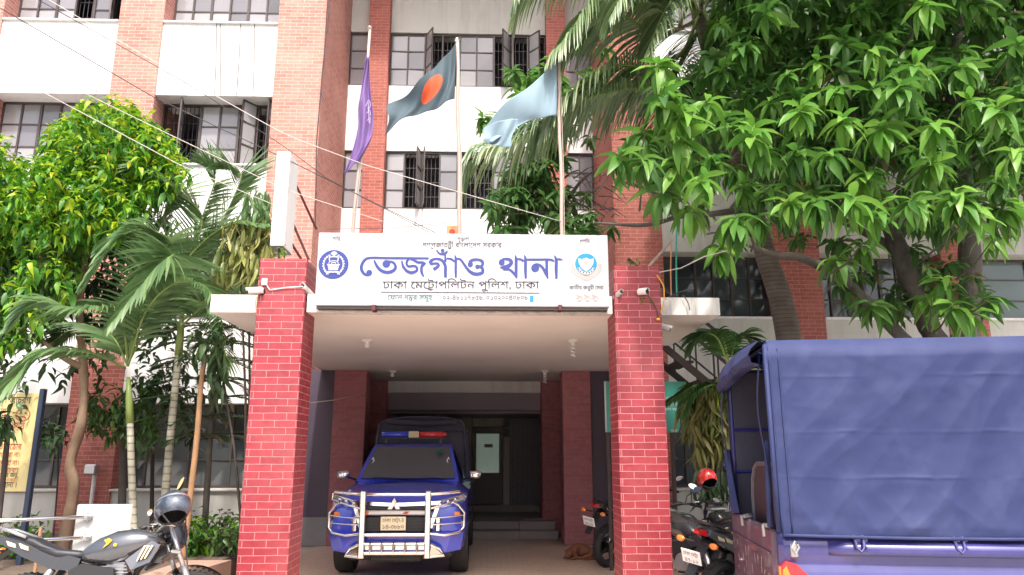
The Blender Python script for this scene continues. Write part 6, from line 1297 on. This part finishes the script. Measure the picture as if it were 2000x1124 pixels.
# ================================================================== cameras and little fittings on the pillars
def cctv(label, p, d, L, r, m, wallp=None):
    """bullet camera with hood, pointing along d"""
    p = Vector(p); d = Vector(d).normalized(); T = thing('security_camera', label, 'camera', tuple(p), group='security cameras on the porch')
    b = MB(); b.lathe([(r*.85, -L*.5), (r, -L*.42), (r, L*.40), (r*.92, L*.42)], tuple(p), d, 16); b.build('body', m, T, angle=40)
    b = MB(); b.lathe([(r*.9, L*.425), (r*.75, L*.43), (r*.3, L*.44)], tuple(p), d, 16); b.build('lens', M['black'], T)
    b = MB(); u = d.cross(Vector((0, 0, 1))).normalized(); w_ = u.cross(d); b.loft([[p+d*t+u*(r*1.12*math.cos(a))+w_*(r*1.12*math.sin(a)) for a in np.linspace(R(10), R(170), 8)]+[p+d*t+u*(r*1.05*math.cos(a))+w_*(r*1.05*math.sin(a)) for a in np.linspace(R(170), R(10), 8)] for t in (-L*.4, L*.55)]); b.build('hood', m, T)
    if wallp is not None:
        b = MB(); b.tube([p-d*L*.3, p-d*L*.45+Vector((0, .02, -.02)), Vector(wallp)], .012, 8); b.lathe([(.035, -.03), (.035, 0)], tuple(wallp), (0, -1, 0), 14); b.build('bracket', m, T)
cctv('white bullet camera pointing left from the left pillar', W(498, 568, 7.94), (-1, -.35, -.12), .17, .034, M['lamp_white'], W(512, 571, 8.0))
cctv('grey tube lamp beside the left edge of the name board', W(600, 568, 8.06), (-.55, -1, .55), .20, .028, M['concrete_dirty'], W(612, 580, 8.19))
cctv('white and black camera pointing right from the right pillar', W(1256, 570, 7.93), (.8, -.75, -.05), .12, .036, M['lamp_white'], W(1253, 571, 8.0))
cctv('small grey lamp between the name board and the right pillar', W(1207, 576, 8.0), (.55, -1, .45), .15, .024, M['concrete_dirty'], W(1197, 584, 8.19))
cctv('grey floodlight hanging under the canopy right of the right pillar', W(1297, 640, 8.25), (1, -.4, -.35), .17, .035, M['concrete_dirty'], W(1290, 640, 8.5))
p = W(517, 551, 7.985); b = MB(); b.bbox(p.x-.03, p.x+.03, 7.965, 7.999, p.z-.038, p.z+.038, .006); T = thing('junction_box', 'small white square box on the left pillar above the camera', 'box', tuple(p)); b.build('cover', M['lamp_white'], T)
b = MB(); b.tube([p+Vector((.02, 0, -.03)), p+Vector((.06, .003, -.09)), W(560, 562, 7.985), W(592, 560, 7.985)], .006, 6); b.build('cord', M['lamp_white'], T)
def cord(label, pts, r, m, cat='cable'):
    b = MB(); b.tube(cat_rom([W(*q) for q in pts], 24), r, 6); tag(b.build('hanging_cord', m, None, smooth=True), label, cat)
cord('yellow cord looping beside the right pillar', [(1283, 538, 7.98), (1296, 560, 7.97), (1296, 590, 7.97), (1290, 612, 7.98)], .008, M['wire_yellow'])
cord('dark cord from the right white camera to the yellow tag', [(1266, 578, 7.97), (1280, 600, 7.98), (1286, 622, 7.98)], .006, M['wire'])
cord('yellow cord at the left end of the canopy beside the pillar', [(501, 580, 8.15), (499, 595, 8.15), (502, 612, 8.15)], .006, M['wire_yellow'])
cord('green hose running up behind the right pillar', [(1322, 578, 8.9), (1321, 540, 8.9), (1321, 470, 8.9), (1323, 440, 8.9)], .010, M['wire_green'])
cord('orange hose beside the green one', [(1311, 578, 8.95), (1310, 530, 8.95), (1311, 470, 8.95)], .008, M['curtain'])
cord('dark cord hanging on the right end of the canopy', [(1334, 577, 8.16), (1344, 592, 8.15), (1347, 606, 8.15)], .006, M['wire'])
cord('dark cord lying over the canopy top on the right', [(1300, 585, 8.2), (1320, 574, 8.3), (1345, 566, 8.3), (1356, 564, 8.3)], .008, M['wire'])
p = W(1285, 624, 7.98); b = MB(); b.bbox(p.x-.018, p.x+.018, 7.96, 7.99, p.z-.012, p.z+.012, .004); tag(b.build('yellow_tag', M['yellow_ink']), 'small yellow tag on the right pillar', 'tag')
p = W(1266, 522, 8.3); q = W(1312, 470, 8.8); b = MB(); b.tube([p, q], .016, 7); tag(b.build('steel_rod', M['pole_steel']), 'slanting grey rod rising from the top of the right pillar', 'rod')
# small orange picture card on the roof behind the sign
a = W(872, 456, 9.6); c = W(894, 441, 9.6); T = thing('orange_box', 'small orange printed carton on the porch roof behind the name board', 'box', (a.x, 9.6, 3.325))
b = MB(); b.bbox(a.x, c.x, 9.6, 9.85, 3.325, c.z, .006); b.build('carton', M['curtain'], T)
b = MB(); b.lathe([(.001, 0), (.04, .001)], ((a.x+c.x)/2, 9.597, c.z-.09), (0, -1, 0), 14, cap=True); b.build('printed_mark', M['red_ink'], T)
# ================================================================== notice boards, barrier, pier lamp
def bf(x0, z0, Y):
    return lambda u, v, d: (x0+u, Y-d, z0+v)
x1 = W(78, 770, 9.5).x; z1 = 2.33; z0 = 1.14; x0 = x1-1.75
T = thing('notice_board', 'yellow notice board with red and black handwriting between dark blue posts', 'notice board', (x1-.8, 9.5, .3))
b = MB(); b.bbox(x0, x1, 9.5, 9.53, z0, z1, .006); b.build('panel', M['yellow_board'], T)
for xx in (x0-.06, x1+.005):
    b = MB(); b.bbox(xx, xx+.058, 9.47, 9.545, .25, z1+.05, .006); b.build('post', M['navy'], T)
b = MB(); fr_ = bf(x1, z1, 9.5); 
for txt, yy, h, mi in (('েথেক েযরূপ আচরণ', -.15, .115, 0), ('েযমন না', -.29, .11, 1), ('িশ_ষু, বয়স_ক', -.46, .11, 1), ('মিহলােদর না', -.58, .09, 1), ('িশশুেদর প~িত কেঠার', -.71, .10, 1), ('আচরণ করা না।', -.80, .08, 1), ('হয়রািনর িশকার হেত েদেবা না।', -.90, .085, 1), ('বা ৈবষম_যমূলক আচরণ', -.985, .085, 1)):
    V, Tt, adv = layout(txt, .018); xo = {0: -.10}.get(mi, -.13) if 'না' not in txt or h < .09 else -.38; s = h*1.08; sx = s*.72
    b.add([fr_(q[0]*sx+xo-adv*sx, q[1]*s+yy*1.0+.02, .004) for q in V], Tt, mi)
b2 = [( 'হয়রািনমূলক হাঁকািন না', -.985-.105, .07, 1), ('েসবা িনিশ_চত েনবার জন_য,', -1.02+.0, .075, 0), ('েযাগােযাগ করুন', -1.075, .06, 2), ('েতজগাঁও থানা ।', -1.14, .09, 0)]
b.v, b.f, b.m = b.v, b.f, b.m
for txt, yy, h, mi in b2[1:]:
    V, Tt, adv = layout(txt, .018); s = h*1.08; sx = s*.72; b.add([fr_(q[0]*sx-.12-adv*sx, q[1]*s+yy, .004) for q in V], Tt, mi)
ink(b, stroke([(-.17+.085*math.cos(a), -.27+.075*math.sin(a)) for a in np.linspace(0, 6.283, 17)], [.010]*17), fr_, .004, 1)
ink(b, [disc(-.20, -.25, .012, 10), disc(-.14, -.25, .012, 10)]+stroke([(-.215, -.32), (-.19, -.295), (-.15, -.295), (-.125, -.32)], [.012]*4), fr_, .006, 1)
b.build('handwriting', [M['ink'], M['red_ink'], M['orange_ink']], T)
# green information board behind the right pillar
a = W(1180, 745, 10.8); c = W(1345, 845, 10.8)
T = thing('green_notice_board', 'green information board half hidden behind the right porch pillar', 'notice board', ((a.x+c.x)/2, 10.8, 0))
b = MB(); b.bbox(a.x, c.x, 10.8, 10.84, c.z, a.z, .006); b.build('panel', M['green_board'], T)
for xx in (a.x+.02, c.x-.25):
    b = MB(); b.bbox(xx, xx+.05, 10.85, 10.9, 0, a.z, .005); b.build('post', M['frame'], T)
b = MB(); b.box(a.x-.004, a.x+.022, 10.79, 10.798, c.z+.002, a.z-.002); b.build('edge_strip', M['alu'], T)
b = MB(); fr_ = bf(c.x, a.z, 10.8)
for txt, xo, yy, h in (('ঢাকা', -.34, -.26, .05), ('েফার্স, রুম, ঢাকা', -.34, -.34, .05), ('েফান নম_বর', -.34, -.42, .05), ('ঢাকা', -.26, -.73, .06)):
    text_on(b, txt, fr_, xo, yy, h=h, bold=.01, thick=.004)
b.build('lettering', M['lamp_white'], T)
# rolling barrier: white panel and steel tubes
a = W(150, 985, 8.0); c = W(238, 1080, 8.0)
T = thing('rail_barrier', 'white barrier panel carrying two long polished steel rails', 'barrier', ((a.x+c.x)/2, 8.0, 0))
b = MB(); b.bbox(a.x, c.x+.05, 8.0, 8.035, .45, a.z, .02); b.build('panel', M['panel_white'], T)
for xx in (a.x+.04, c.x-.02):
    b = MB(); b.bbox(xx, xx+.04, 8.04, 8.08, 0, .9, .005); b.build('leg', M['alu'], T)
for (l, r_) in (((-260, 1028), (172, 1010)), ((-260, 1072), (170, 1050))):
    p = W(*l, 7.5); q = W(*r_, 7.97); b = MB(); b.tube([p, q], .019, 10); rl = b.build('rail', M['steel'], T, smooth=True)
    b = MB(); b.lathe([(.03, -.03), (.04, 0), (.02, .04)], tuple(q), (q-p).normalized(), 12); b.build('end_collar', M['alu'], rl)
p = W(-250, 1050, 7.5); b = MB(); b.bbox(p.x-.03, p.x+.03, 7.49, 7.55, 0, 1.0, .005); b.build('leg', M['alu'], T)
p = W(78, 1045, 8.3); b = MB(); b.tube([gz(p, 0), p+Vector((0, 0, .08))], .018, 8); tag(b.build('bamboo_stake', M['bark_orange']), 'short yellow bamboo stake behind the steel rails', 'stake')
# lamp on the left brick pier
a = W(180, 918, 13.3); T = thing('wall_lamp', 'small grey floodlight on a white conduit against the left brick pier', 'lamp', (a.x, 13.3, .3))
b = MB(); b.bbox(a.x-.10, a.x+.10, 13.2, 13.38, a.z-.08, a.z+.09, .02); b.build('lamp_head', M['alu'], T)
b = MB(); b.tube([(a.x-.01, 13.42, .3), (a.x-.01, 13.42, a.z-.08)], .032, 10); b.build('conduit', M['lamp_white'], T)
# outside steel stair on the right
T = thing('steel_stair', 'dark steel outside stair climbing behind the right porch pillar', 'stair', (3.1, 10.9, 0))
s0 = W(1290, 640, 10.6); s1 = W(1470, 800, 10.6); dirv = (s1-s0)
top = s0-dirv*.35; bot = Vector((s1.x+(s1.z-.0)*dirv.x/(-dirv.z), 10.6, 0.02))
for yy in (10.6, 11.5):
    b = MB(); b.beam(Vector((top.x, yy, top.z-.28)), Vector((bot.x, yy, bot.z)), .03, .10); b.build('stringer', M['stair_steel'], T)
    b = MB(); b.beam(Vector((top.x, yy, top.z+.62)), Vector((bot.x, yy, .9)), .04, .04); b.beam(Vector((top.x, yy, top.z+.25)), Vector((bot.x, yy, .5)), .025, .025)
    L = 12
    for k in range(L): q = Vector((top.x, yy, top.z-.28)).lerp(Vector((bot.x, yy, 0.02)), (k+.5)/L); b.box(q.x-.012, q.x+.012, yy-.012, yy+.012, q.z+.05, q.z+.90)
    b.build('handrail', M['stair_steel'], T)
n = 13
for k in range(n):
    q = Vector((top.x, 0, top.z-.25)).lerp(Vector((bot.x, 0, .05)), (k+.5)/n); b = MB(); b.bbox(q.x-.13, q.x+.13, 10.63, 11.47, q.z, q.z+.035, .005); b.build('tread', M['stair_steel'], T)
